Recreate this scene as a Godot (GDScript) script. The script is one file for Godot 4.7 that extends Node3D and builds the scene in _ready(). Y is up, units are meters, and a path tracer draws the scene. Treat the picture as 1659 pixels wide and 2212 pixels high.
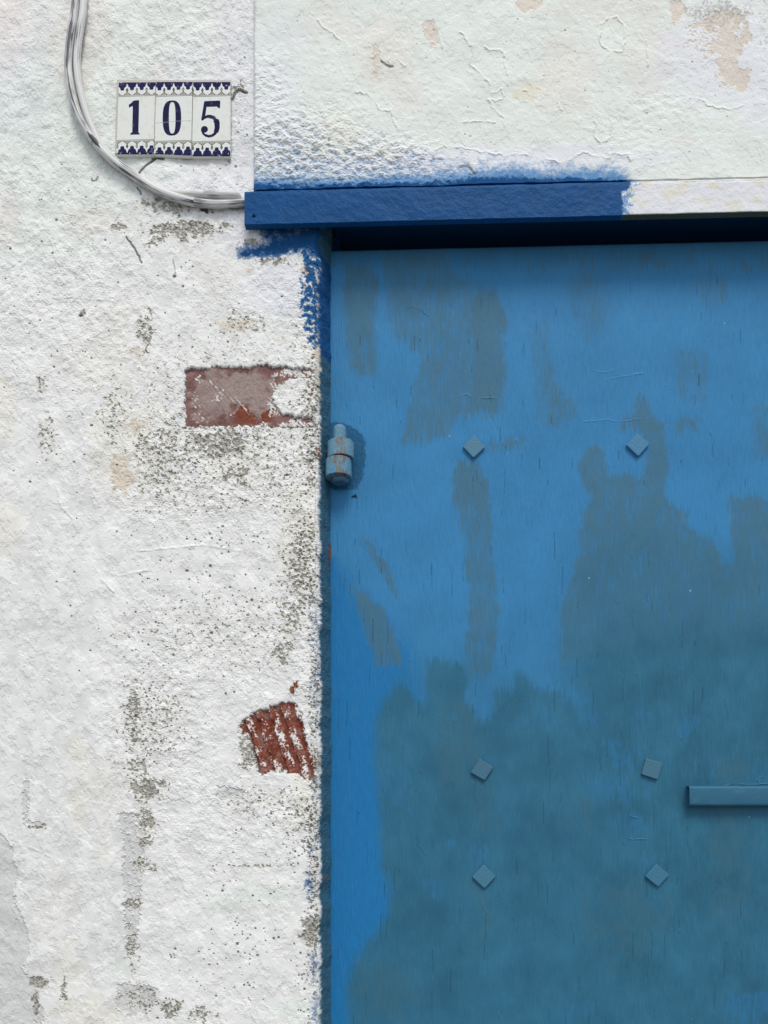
extends Node3D
# A painted steel-and-timber door in a flaking whitewashed wall, with house number 105.
# Lengths in the tables are millimetres on the wall: x along the wall, y up from the ground; z comes out of the wall. Nodes are in metres.

const MM := 0.001
const EYE := Vector3(0.796, 1.450, 1.495)

# ---------------------------------------------------------------- paints (linear base colours)
const WHITE := Vector3(0.75, 0.742, 0.722)
const MINT := Vector3(0.935, 0.982, 0.95)
const LILAC := Vector3(0.955, 0.965, 1.03)
const CREAM := Vector3(1.0, 0.965, 0.84)
const BEIGE := Vector3(0.86, 0.76, 0.66)
const PINK := Vector3(1.0, 0.905, 0.89)
const GREY := Vector3(0.83, 0.83, 0.84)
const MORTAR := Vector3(0.32, 0.305, 0.27)
const DIRT_AND_SHADE := Vector3(0.07, 0.066, 0.06)  # dark dirt on bare spots, and the shade painted into pits
const CLAY := Vector3(0.19, 0.058, 0.036)
const NAVY_PAINT := Vector3(0.006, 0.065, 0.198)
const SPRAY := Vector3(0.050, 0.21, 0.46)
const JAMB_PAINT := Vector3(0.034, 0.105, 0.165)
const SKY_COAT := Vector3(0.040, 0.198, 0.405)
const DEEP_COAT := Vector3(0.016, 0.158, 0.375)
const TEAL_COAT := Vector3(0.031, 0.131, 0.210)
const GREY_COAT := Vector3(0.056, 0.146, 0.218)
const BROWN_COAT := Vector3(0.046, 0.125, 0.175)

var plaster: StandardMaterial3D
var taken := {}


func _ready() -> void:
	# ------------------------------------------------------------ camera
	var cam := Camera3D.new()
	cam.name = "camera"
	add_child(cam)
	cam.position = EYE
	cam.rotation_degrees = Vector3(0, 1.88, 0)
	cam.keep_aspect = Camera3D.KEEP_HEIGHT
	cam.set_frustum(0.05 * 2212.0 / 1661.0, Vector2(0, 0.05 * 614.0 / 1661.0), 0.05, 400.0)
	cam.current = true
	# ------------------------------------------------------------ overcast sky
	var env := Environment.new()
	env.background_mode = Environment.BG_SKY
	var sm := ProceduralSkyMaterial.new()
	sm.sky_top_color = Color(0.86, 0.90, 0.95)
	sm.sky_horizon_color = Color(0.80, 0.83, 0.87)
	sm.sky_curve = 0.2
	sm.sky_energy_multiplier = 1.0
	sm.ground_bottom_color = Color(0.40, 0.40, 0.39)
	sm.ground_horizon_color = Color(0.62, 0.63, 0.64)
	sm.sun_angle_max = 1.0
	var sky := Sky.new()
	sky.sky_material = sm
	env.sky = sky
	env.tonemap_mode = Environment.TONE_MAPPER_LINEAR
	env.tonemap_exposure = 1.36
	env.sdfgi_enabled = true
	env.ssao_enabled = true
	env.ssil_enabled = true
	var we := WorldEnvironment.new()
	we.name = "environment"
	we.environment = env
	add_child(we)
	# ------------------------------------------------------------ the bright part of the cloud cover, high up on the left
	var sun := DirectionalLight3D.new()
	sun.name = "sun"
	sun.light_energy = 0.5
	sun.light_color = Color(1.0, 0.98, 0.95)
	sun.light_angular_distance = 22.0
	sun.shadow_enabled = true
	add_child(sun)
	sun.look_at_from_position(Vector3(0.35, 2.2, 1.55), Vector3.ZERO)

	build_ground()
	build_house()
	build_frame()
	build_lintel()
	build_door()
	build_number()
	build_cables()
	build_debris()


# ================================================================ naming
func numbered(called: String, parent: Node) -> String:
	var key := str(parent.get_instance_id()) + called
	taken[key] = taken.get(key, -1) + 1
	return called if taken[key] == 0 else "%s_%03d" % [called, taken[key]]


func thing(called: String, label: String, category: String, at := Vector3.ZERO, group := "") -> Node3D:
	var o := Node3D.new()
	o.name = numbered(called, self)
	add_child(o, true)
	o.position = at
	o.set_meta("label", label)
	o.set_meta("category", category)
	o.set_meta("kind", "thing")
	if group:
		o.set_meta("group", group)
	return o


func part(called: String, mesh: Mesh, mat: Material, parent: Node3D, at := Vector3.ZERO, label := "") -> MeshInstance3D:
	var o := MeshInstance3D.new()
	o.name = numbered(called, parent)
	o.mesh = mesh
	o.material_override = mat
	parent.add_child(o, true)
	o.position = at
	if label:
		o.set_meta("label", label)
	return o


# ================================================================ small mesh helpers
func paint(c: Vector3, rough := 0.8, spec := 0.4) -> StandardMaterial3D:
	var m := StandardMaterial3D.new()
	m.albedo_color = Color(c.x, c.y, c.z).linear_to_srgb()
	m.roughness = rough
	m.metallic_specular = spec
	return m


func quad(st: SurfaceTool, a: Vector3, b: Vector3, c: Vector3, d: Vector3) -> void:   # clockwise as seen from its front
	for v in [[a, Vector2(0, 0)], [b, Vector2(1, 0)], [c, Vector2(1, 1)], [a, Vector2(0, 0)], [c, Vector2(1, 1)], [d, Vector2(0, 1)]]:
		st.set_uv(v[1])
		st.add_vertex(v[0])


func box(lo: Vector3, hi: Vector3) -> ArrayMesh:
	var st := SurfaceTool.new()
	st.begin(Mesh.PRIMITIVE_TRIANGLES)
	st.set_smooth_group(-1)
	var p := func(x, y, z): return Vector3(hi.x if x else lo.x, hi.y if y else lo.y, hi.z if z else lo.z)
	quad(st, p.call(0, 1, 1), p.call(1, 1, 1), p.call(1, 0, 1), p.call(0, 0, 1))
	quad(st, p.call(1, 1, 0), p.call(0, 1, 0), p.call(0, 0, 0), p.call(1, 0, 0))
	quad(st, p.call(0, 1, 0), p.call(0, 1, 1), p.call(0, 0, 1), p.call(0, 0, 0))
	quad(st, p.call(1, 1, 1), p.call(1, 1, 0), p.call(1, 0, 0), p.call(1, 0, 1))
	quad(st, p.call(0, 1, 0), p.call(1, 1, 0), p.call(1, 1, 1), p.call(0, 1, 1))
	quad(st, p.call(0, 0, 1), p.call(1, 0, 1), p.call(1, 0, 0), p.call(0, 0, 0))
	st.generate_normals()
	return st.commit()


# A prism with a bevelled front: outline clockwise seen from the front (+z), its front face at z = top, its back at z = 0; uv runs over the box of the outline.
func plate(outline: Array, top: float, bevel: float) -> ArrayMesh:
	var st := SurfaceTool.new()
	st.begin(Mesh.PRIMITIVE_TRIANGLES)
	st.set_smooth_group(-1)
	var n := outline.size()
	var c := Vector2.ZERO
	var lo := Vector2(1e9, 1e9)
	var hi := -lo
	for p in outline:
		c += p / n
		lo = lo.min(p)
		hi = hi.max(p)
	var uv := func(p: Vector2): return Vector2((p.x - lo.x) / (hi.x - lo.x), (hi.y - p.y) / (hi.y - lo.y))
	var tri := func(a, b, d):
		for v in [a, b, d]:
			st.set_uv(uv.call(Vector2(v.x, v.y)))
			st.add_vertex(v)
	for i in n:
		var a: Vector2 = outline[i]
		var b: Vector2 = outline[(i + 1) % n]
		var ai: Vector2 = a + (c - a).normalized() * bevel * 1.4
		var bi: Vector2 = b + (c - b).normalized() * bevel * 1.4
		var A := Vector3(a.x, a.y, top - bevel)
		var B := Vector3(b.x, b.y, top - bevel)
		var I := Vector3(ai.x, ai.y, top)
		var J := Vector3(bi.x, bi.y, top)
		tri.call(Vector3(c.x, c.y, top), I, J)
		tri.call(I, A, B)
		tri.call(I, B, J)
		for v in [A, Vector3(a.x, a.y, 0), Vector3(b.x, b.y, 0), A, Vector3(b.x, b.y, 0), B]:
			st.set_uv(Vector2(0.06, 0.5))
			st.add_vertex(v)
	st.generate_normals()
	return st.commit()


# ================================================================ reliefs: a sheet of height and colour, computed per cell
class Masks:                                   # coarse maps of where paint, wear and roughness lie
	var x0: float
	var y1: float
	var cell: float
	var w: int
	var h: int
	var maps := {}
	var noise: FastNoiseLite

	func _init(px0: float, py1: float, px1: float, py0: float, pcell: float) -> void:
		x0 = px0
		y1 = py1
		cell = pcell
		w = int((px1 - px0) / pcell) + 2
		h = int((py1 - py0) / pcell) + 2
		noise = FastNoiseLite.new()
		noise.seed = 77
		noise.frequency = 0.035
		noise.fractal_octaves = 3

	func add(called: String, value := 0.0) -> PackedFloat32Array:
		var a := PackedFloat32Array()
		a.resize(w * h)
		a.fill(value)
		maps[called] = a
		return a

	# rows of [x, y, rx, ry, strength]; ragged ellipses laid over each other
	func stamp(called: String, rows: Array, ragged := 0.5, soft := 0.45) -> void:
		var a: PackedFloat32Array = maps[called]
		for r in rows:
			var reach := 1.6
			var i0 := maxi(0, int((r[0] - r[2] * reach - x0) / cell))
			var i1 := mini(w - 1, int((r[0] + r[2] * reach - x0) / cell) + 1)
			var j0 := maxi(0, int((y1 - r[1] - r[3] * reach) / cell))
			var j1 := mini(h - 1, int((y1 - r[1] + r[3] * reach) / cell) + 1)
			for j in range(j0, j1 + 1):
				for i in range(i0, i1 + 1):
					var x := x0 + i * cell
					var y := y1 - j * cell
					var d := sqrt(pow((x - r[0]) / maxf(r[2], 1.0), 2.0) + pow((y - r[1]) / maxf(r[3], 1.0), 2.0))
					d += ragged * noise.get_noise_2d(x, y)
					var v: float = r[4] * smoothstep(1.0 + soft, 1.0 - soft, d)
					if v > 0.0:
						a[j * w + i] = maxf(a[j * w + i], v)
		maps[called] = a

	func fill(called: String, outline: Array, value: float) -> void:
		var a: PackedFloat32Array = maps[called]
		var n := outline.size()
		for j in h:
			var y := y1 - j * cell
			var xs := []
			for k in n:
				var p: Vector2 = outline[k]
				var q: Vector2 = outline[(k + 1) % n]
				if (p.y > y) != (q.y > y):
					xs.append(p.x + (y - p.y) / (q.y - p.y) * (q.x - p.x))
			xs.sort()
			for k in range(0, xs.size() - 1, 2):
				for i in range(maxi(0, int(ceil((xs[k] - x0) / cell))), mini(w - 1, int(floor((xs[k + 1] - x0) / cell))) + 1):
					a[j * w + i] = maxf(a[j * w + i], value)
		maps[called] = a

	func blur(called: String, times := 1) -> void:
		for t in times:
			var a: PackedFloat32Array = maps[called]
			var b := a.duplicate()
			for j in range(1, h - 1):
				for i in range(1, w - 1):
					var k := j * w + i
					b[k] = (a[k] * 4.0 + (a[k - 1] + a[k + 1] + a[k - w] + a[k + w]) * 2.0 + a[k - w - 1] + a[k - w + 1] + a[k + w - 1] + a[k + w + 1]) / 16.0
			maps[called] = b

	func at(a: PackedFloat32Array, x: float, y: float) -> float:
		var fx := clampf((x - x0) / cell, 0.0, w - 1.01)
		var fy := clampf((y1 - y) / cell, 0.0, h - 1.01)
		var i := int(fx)
		var j := int(fy)
		fx -= i
		fy -= j
		var k := j * w + i
		return lerpf(lerpf(a[k], a[k + 1], fx), lerpf(a[k + w], a[k + w + 1], fx), fy)


class Relief:
	var x0: float
	var y1: float
	var res: float
	var w: int
	var h: int
	var height := PackedFloat32Array()         # mm out of the sheet
	var color := PackedByteArray()             # sRGB
	var gloss := PackedByteArray()             # roughness
	var steady := 1.0
	var cut := PackedFloat32Array()            # pits, cracks and flake edges laid in beforehand
	var bands := []
	var code: Callable
	var lut := PackedByteArray()
	var each := 0

	func _init(px0: float, py1: float, px1: float, py0: float, pres: float) -> void:
		x0 = px0
		y1 = py1
		res = pres
		w = int((px1 - px0) / res) / 2 * 2
		h = int((py1 - py0) / res) / 2 * 2
		cut.resize(w * h)
		lut.resize(4097)
		for i in 4097:
			lut[i] = int(round(Color(i / 4096.0, 0, 0).linear_to_srgb().r * 255.0))

	# a dent (or with a negative depth a bump) along a line of points
	func score(coarse: Array, width: float, strength: float) -> void:
		var nz := FastNoiseLite.new()
		nz.seed = 17
		nz.frequency = 0.06
		var points := []
		for k in coarse.size() - 1:
			var n := maxi(1, int(coarse[k].distance_to(coarse[k + 1]) / 4.0))
			for s in n:
				points.append(coarse[k].lerp(coarse[k + 1], s / float(n)))
		points.append(coarse[-1])
		for k in points.size():
			var p: Vector2 = points[k]
			var sway := 3.2 if coarse.size() > 3 else 1.2
			points[k] = p + steady * sway * Vector2(nz.get_noise_2d(p.x * 1.3, p.y * 1.3) * 1.6, nz.get_noise_2d(p.x * 1.3 + 700.0, p.y * 1.3) * 1.6)
		for k in points.size() - 1:
			var a: Vector2 = points[k]
			var b: Vector2 = points[k + 1]
			var depth := strength * (clampf(0.75 + 1.6 * nz.get_noise_2d(a.x * 0.6, a.y * 0.6 + 50.0), 0.1, 1.3) if strength < 0.0 else 1.0)
			var lo := a.min(b) - Vector2.ONE * width
			var hi := a.max(b) + Vector2.ONE * width
			for j in range(maxi(0, int((y1 - hi.y) / res)), mini(h, int((y1 - lo.y) / res) + 2)):
				for i in range(maxi(0, int((lo.x - x0) / res)), mini(w, int((hi.x - x0) / res) + 2)):
					var p := Vector2(x0 + i * res, y1 - j * res)
					var d := p.distance_to(Geometry2D.get_closest_point_to_segment(p, a, b))
					if d < width:
						var v := depth * (1.0 - smoothstep(0.35 * width, width, d))
						if absf(v) > absf(cut[j * w + i]):
							cut[j * w + i] = v

	func pit(x: float, y: float, r: float, depth: float, squash := 1.0) -> void:
		for j in range(maxi(0, int((y1 - y - r) / res)), mini(h, int((y1 - y + r) / res) + 2)):
			for i in range(maxi(0, int((x - r * 1.5 - x0) / res)), mini(w, int((x + r * 1.5 - x0) / res) + 2)):
				var d := Vector2((x0 + i * res - x) * squash, y1 - j * res - y).length() / r
				if d < 1.0:
					cut[j * w + i] = maxf(cut[j * w + i], depth * (1.0 - smoothstep(0.55, 1.0, d)))

	func run(f: Callable) -> void:             # f(x, y, cut, out): out = [height, colour, roughness]
		code = f
		var n := 24
		bands.resize(n)
		each = int(ceil(h / float(n)))
		var id := WorkerThreadPool.add_group_task(band, n, -1, true)
		WorkerThreadPool.wait_for_group_task_completion(id)
		for b in bands:
			height.append_array(b[0])
			color.append_array(b[1])
			gloss.append_array(b[2])
		bands.clear()

	func band(k: int) -> void:
		var hs := PackedFloat32Array()
		var cs := PackedByteArray()
		var gs := PackedByteArray()
		var out := [0.0, Vector3.ONE, 0.8]
		for j in range(k * each, mini(h, (k + 1) * each)):
			var y := y1 - j * res
			for i in w:
				code.call(x0 + i * res, y, cut[j * w + i], out)
				hs.append(out[0])
				var c: Vector3 = out[1]
				cs.append(lut[int(clampf(c.x, 0.0, 1.0) * 4096.0)])
				cs.append(lut[int(clampf(c.y, 0.0, 1.0) * 4096.0)])
				cs.append(lut[int(clampf(c.z, 0.0, 1.0) * 4096.0)])
				gs.append(int(clampf(out[2], 0.0, 1.0) * 255.0))
		bands[k] = [hs, cs, gs]

	# the sheet as a solid: a front of one vertex every «step» cells, sides that run back to z = back (mm)
	func mesh(step: int, z: float, back: float, edge := 0.0) -> ArrayMesh:
		var nx := (w - 1) / step + 1
		var ny := (h - 1) / step + 1
		var v := PackedVector3Array()
		var nrm := PackedVector3Array()
		var uv := PackedVector2Array()
		var idx := PackedInt32Array()
		v.resize(nx * ny)
		nrm.resize(nx * ny)
		uv.resize(nx * ny)
		var s := step * res
		for j in ny:
			for i in nx:
				var a := 0.0
				for dj in range(-(step / 2), step / 2 + 1):
					for di in range(-(step / 2), step / 2 + 1):
						a += height[clampi(j * step + dj, 0, h - 1) * w + clampi(i * step + di, 0, w - 1)]
				a /= pow(step / 2 * 2 + 1, 2.0)
				var rim := mini(mini(i, nx - 1 - i), mini(j, ny - 1 - j))
				if rim == 0:
					a -= edge
				v[j * nx + i] = Vector3(x0 + i * s, y1 - j * s, z + a)
				uv[j * nx + i] = Vector2((i * step + 0.5) / w, (j * step + 0.5) / h)
		for j in ny:
			for i in nx:
				var k := j * nx + i
				var l := v[k if i == 0 else k - 1]
				var r := v[k if i == nx - 1 else k + 1]
				var t := v[k if j == 0 else k - nx]
				var b := v[k if j == ny - 1 else k + nx]
				nrm[k] = (r - l).cross(t - b).normalized()
				if i < nx - 1 and j < ny - 1:
					idx.append_array([k, k + 1, k + nx + 1, k, k + nx + 1, k + nx])
		# what is finer than the mesh stays in the bump
		var fine := PackedFloat32Array()
		fine.resize(w * h)
		for j in h:
			var gj := mini(j / step, ny - 2)
			var fj := minf(j / float(step) - gj, 1.0)
			for i in w:
				var gi := mini(i / step, nx - 2)
				var fi := minf(i / float(step) - gi, 1.0)
				var k := gj * nx + gi
				fine[j * w + i] = clampf(height[j * w + i] - (lerpf(lerpf(v[k].z, v[k + 1].z, fi), lerpf(v[k + nx].z, v[k + nx + 1].z, fi), fj) - z), -4.0, 4.0) * 0.1
		bump = Image.create_from_data(w, h, false, Image.FORMAT_RF, fine.to_byte_array())
		# sides and back
		var ring := PackedInt32Array()
		for i in nx:
			ring.append(i)
		for j in range(1, ny):
			ring.append(j * nx + nx - 1)
		for i in range(nx - 2, -1, -1):
			ring.append((ny - 1) * nx + i)
		for j in range(ny - 2, 0, -1):
			ring.append(j * nx)
		var m := ring.size()
		for q in m:
			var a := ring[q]
			var b := ring[(q + 1) % m]
			var o := v.size()
			var out := (v[b] - v[a]).cross(Vector3(0, 0, 1)).normalized() * -1.0
			for p in [v[a], v[b], Vector3(v[b].x, v[b].y, back), Vector3(v[a].x, v[a].y, back)]:
				v.append(p)
				nrm.append(out)
			for p in [uv[a], uv[b], uv[b], uv[a]]:
				uv.append(p)
			idx.append_array([o, o + 2, o + 1, o, o + 3, o + 2])
		var o := v.size()
		for p in [Vector3(x0, y1, back), Vector3(x0 + (nx - 1) * s, y1, back), Vector3(x0 + (nx - 1) * s, y1 - (ny - 1) * s, back), Vector3(x0, y1 - (ny - 1) * s, back)]:
			v.append(p)
			nrm.append(Vector3(0, 0, -1))
			uv.append(Vector2(0.5, 0.5))
		idx.append_array([o, o + 2, o + 1, o, o + 3, o + 2])
		for k in v.size():
			v[k] *= 0.001
		var arr := []
		arr.resize(Mesh.ARRAY_MAX)
		arr[Mesh.ARRAY_VERTEX] = v
		arr[Mesh.ARRAY_NORMAL] = nrm
		arr[Mesh.ARRAY_TEX_UV] = uv
		arr[Mesh.ARRAY_INDEX] = idx
		var am := ArrayMesh.new()
		am.add_surface_from_arrays(Mesh.PRIMITIVE_TRIANGLES, arr)
		return am

	var bump: Image

	func material(spec := 0.35) -> StandardMaterial3D:   # after mesh()
		var m := StandardMaterial3D.new()
		m.albedo_texture = ImageTexture.create_from_image(Image.create_from_data(w, h, false, Image.FORMAT_RGB8, color))
		m.roughness_texture = ImageTexture.create_from_image(Image.create_from_data(w, h, false, Image.FORMAT_L8, gloss))
		m.roughness = 1.0
		m.metallic_specular = spec
		m.heightmap_enabled = true
		m.heightmap_texture = ImageTexture.create_from_image(bump)
		m.heightmap_scale = 1.0              # the map holds centimetres
		m.texture_repeat = false
		return m


func noise(sd: int, freq: float, octaves := 3, gain := 0.5, kind := FastNoiseLite.TYPE_SIMPLEX_SMOOTH) -> FastNoiseLite:
	var n := FastNoiseLite.new()
	n.seed = sd
	n.noise_type = kind
	n.frequency = freq
	n.fractal_octaves = octaves
	n.fractal_gain = gain
	if octaves == 1:
		n.fractal_type = FastNoiseLite.FRACTAL_NONE
	return n


# ================================================================ ground
func build_ground() -> void:
	var st := SurfaceTool.new()
	st.begin(Mesh.PRIMITIVE_TRIANGLES)
	quad(st, Vector3(-150, 0, -150), Vector3(150, 0, -150), Vector3(150, 0, 150), Vector3(-150, 0, 150))
	st.generate_normals()
	var m := paint(Vector3(0.27, 0.265, 0.25), 0.95, 0.3)
	var nt := NoiseTexture2D.new()
	nt.width = 512
	nt.height = 512
	nt.seamless = true
	nt.noise = noise(5, 0.02, 5)
	var ramp := Gradient.new()
	ramp.set_color(0, Color(0.75, 0.75, 0.75))
	ramp.set_color(1, Color(1, 1, 1))
	nt.color_ramp = ramp
	m.albedo_texture = nt
	m.uv1_triplanar = true
	m.uv1_world_triplanar = true
	m.uv1_scale = Vector3(0.5, 0.5, 0.5)
	var o := MeshInstance3D.new()
	o.name = "ground"
	o.mesh = st.commit()
	o.material_override = m
	o.set_meta("kind", "structure")
	o.set_meta("label", "pale grey pavement at the foot of the wall")
	add_child(o, true)


# ================================================================ house: the wall and the pieces set in it
const WEAR := [[352, 2561, 72, 20, .66], [302, 2541, 27, 13, .5], [334, 2613, 68, 18, .5], [485, 2534, 13, 5, .9], [530, 2493, 40, 8, .5], [276, 2360, 18, 40, .5], [428, 2142, 76, 34, .57], [457, 2077, 29, 16, .62], [306, 2139, 54, 40, .44], [311, 2091, 54, 54, .42], [69, 2263, 11, 22, .42], [80, 2158, 20, 40, .4], [214, 2206, 29, 63, .36], [421, 2167, 216, 180, .26], [601, 2191, 20, 135, .46], [585, 1893, 36, 108, .50], [565, 1803, 36, 54, .42], [544, 1730, 20, 20, .62], [254, 1614, 16, 63, .56], [292, 1596, 72, 90, .32], [485, 1536, 20, 40, .58], [430, 1776, 207, 81, .22], [281, 1465, 34, 22, .78], [265, 1509, 22, 25, .5], [281, 1400, 20, 23, .66], [276, 1364, 13, 20, .6], [276, 1314, 22, 16, .46], [256, 1239, 18, 13, .58], [253, 1150, 11, 50, .46], [265, 1054, 40, 27, .38], [331, 1030, 22, 18, .64], [393, 1023, 27, 13, .55], [65, 1083, 18, 13, .9], [57, 1043, 8, 40, .9], [116, 1076, 6, 32, .74], [60, 1388, 16, 4, .9], [608, 1333, 13, 261, .40], [605, 1188, 18, 34, .8], [475, 1436, 54, 32, .3], [557, 1432, 45, 36, .3], [357, 2031, 117, 36, .26], [539, 2138, 81, 126, .3], [466, 2374, 54, 27, .34], [154, 2399, 7, 5, .8], [233, 2570, 7, 6, .8], [216, 2571, 9, 7, .7], [177, 2663, 9, 5, .6], [462, 2832, 13, 9, .6], [448, 2701, 9, 9, .5], [615, 1522, 9, 36, .6], [608, 1649, 13, 108, .40], [466, 2827, 54, 135, .16], [603, 2480, 16, 36, .4], [585, 1414, 18, 45, .4], [503, 1314, 99, 3, .6]]
const ROUGH := [[80, 2793, 234, 324, .32], [402, 2602, 126, 54, 1.2], [503, 2428, 108, 54, .7], [402, 2103, 234, 144, 1.1], [594, 1920, 54, 450, 1.0], [292, 1596, 108, 198, .95], [466, 1722, 162, 81, .7], [430, 1396, 180, 108, .6], [357, 2831, 171, 153, .7], [594, 2390, 36, 108, 1.5], [99, 2382, 180, 198, .75]]
const SMOOTH := [[89, 1651, 171, 558, .6], [43, 2108, 99, 234, .4], [402, 1899, 153, 68, .85], [145, 1231, 108, 234, .45], [503, 1233, 117, 117, .55], [61, 1925, 117, 270, .35], [430, 1124, 144, 54, .4]]
const MINTS := [[126, 2746, 171, 225, .9], [292, 2960, 108, 108, .7], [503, 1258, 76, 23, .9], [448, 1242, 54, 20, .7], [230, 1115, 45, 14, .7], [576, 1030, 54, 22, .7], [338, 1023, 36, 18, .5], [43, 2547, 108, 54, .6], [530, 2364, 81, 25, .35]]
const LILACS := [[548, 2440, 68, 54, .95], [466, 2782, 54, 216, .7], [384, 2630, 108, 45, .6], [503, 2555, 81, 54, .8], [24, 2859, 54, 117, .5], [357, 2876, 54, 54, .3]]
const CREAMS := [[-7, 2219, 25, 63, .8], [-5, 1981, 36, 50, .8], [233, 2142, 63, 99, .6], [140, 1541, 20, 32, .7], [145, 1430, 18, 38, .8], [163, 1017, 68, 40, .85], [580, 1965, 36, 99, .75], [589, 1455, 22, 45, .7], [196, 2307, 72, 54, .4], [219, 2388, 54, 36, .3], [265, 2192, 54, 36, .5], [126, 1112, 27, 54, .6], [186, 1468, 54, 63, .35], [430, 2475, 54, 36, .3], [99, 1203, 36, 81, .3], [448, 2103, 54, 36, .5], [196, 1345, 14, 27, .5]]
const BEIGES := [[230, 2086, 22, 36, .9], [257, 2178, 27, 13, .6], [453, 2374, 38, 14, .6], [539, 2341, 18, 7, .4], [265, 2324, 22, 14, .4], [485, 2478, 11, 7, .5], [621, 2371, 13, 126, .8], [594, 2476, 13, 22, .5]]
const PINKS := [[6, 2969, 45, 81, .6], [145, 2928, 54, 81, .5], [173, 2581, 54, 27, .5], [182, 2982, 27, 54, .4], [6, 2594, 18, 54, .5], [302, 2859, 18, 54, .4]]
const GREYS := [[99, 1286, 180, 297, .35], [214, 1195, 20, 135, .5], [52, 1651, 81, 270, .35], [71, 1816, 63, 54, .5], [43, 1084, 40, 81, .5], [173, 2061, 45, 54, .25], [237, 1045, 63, 18, .5], [43, 1304, 36, 54, .35]]
const BLUES := [[600, 1277, 5, 29, .75], [610, 1116, 6, 36, .6], [611, 1035, 6, 36, .6], [612, 1775, 7, 63, .34], [613, 1667, 6, 81, .36], [614, 1468, 5, 63, .3], [580, 1744, 3, 4, .9], [608, 1351, 7, 27, .38], [471, 2514, 13, 14, .7]]

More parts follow.
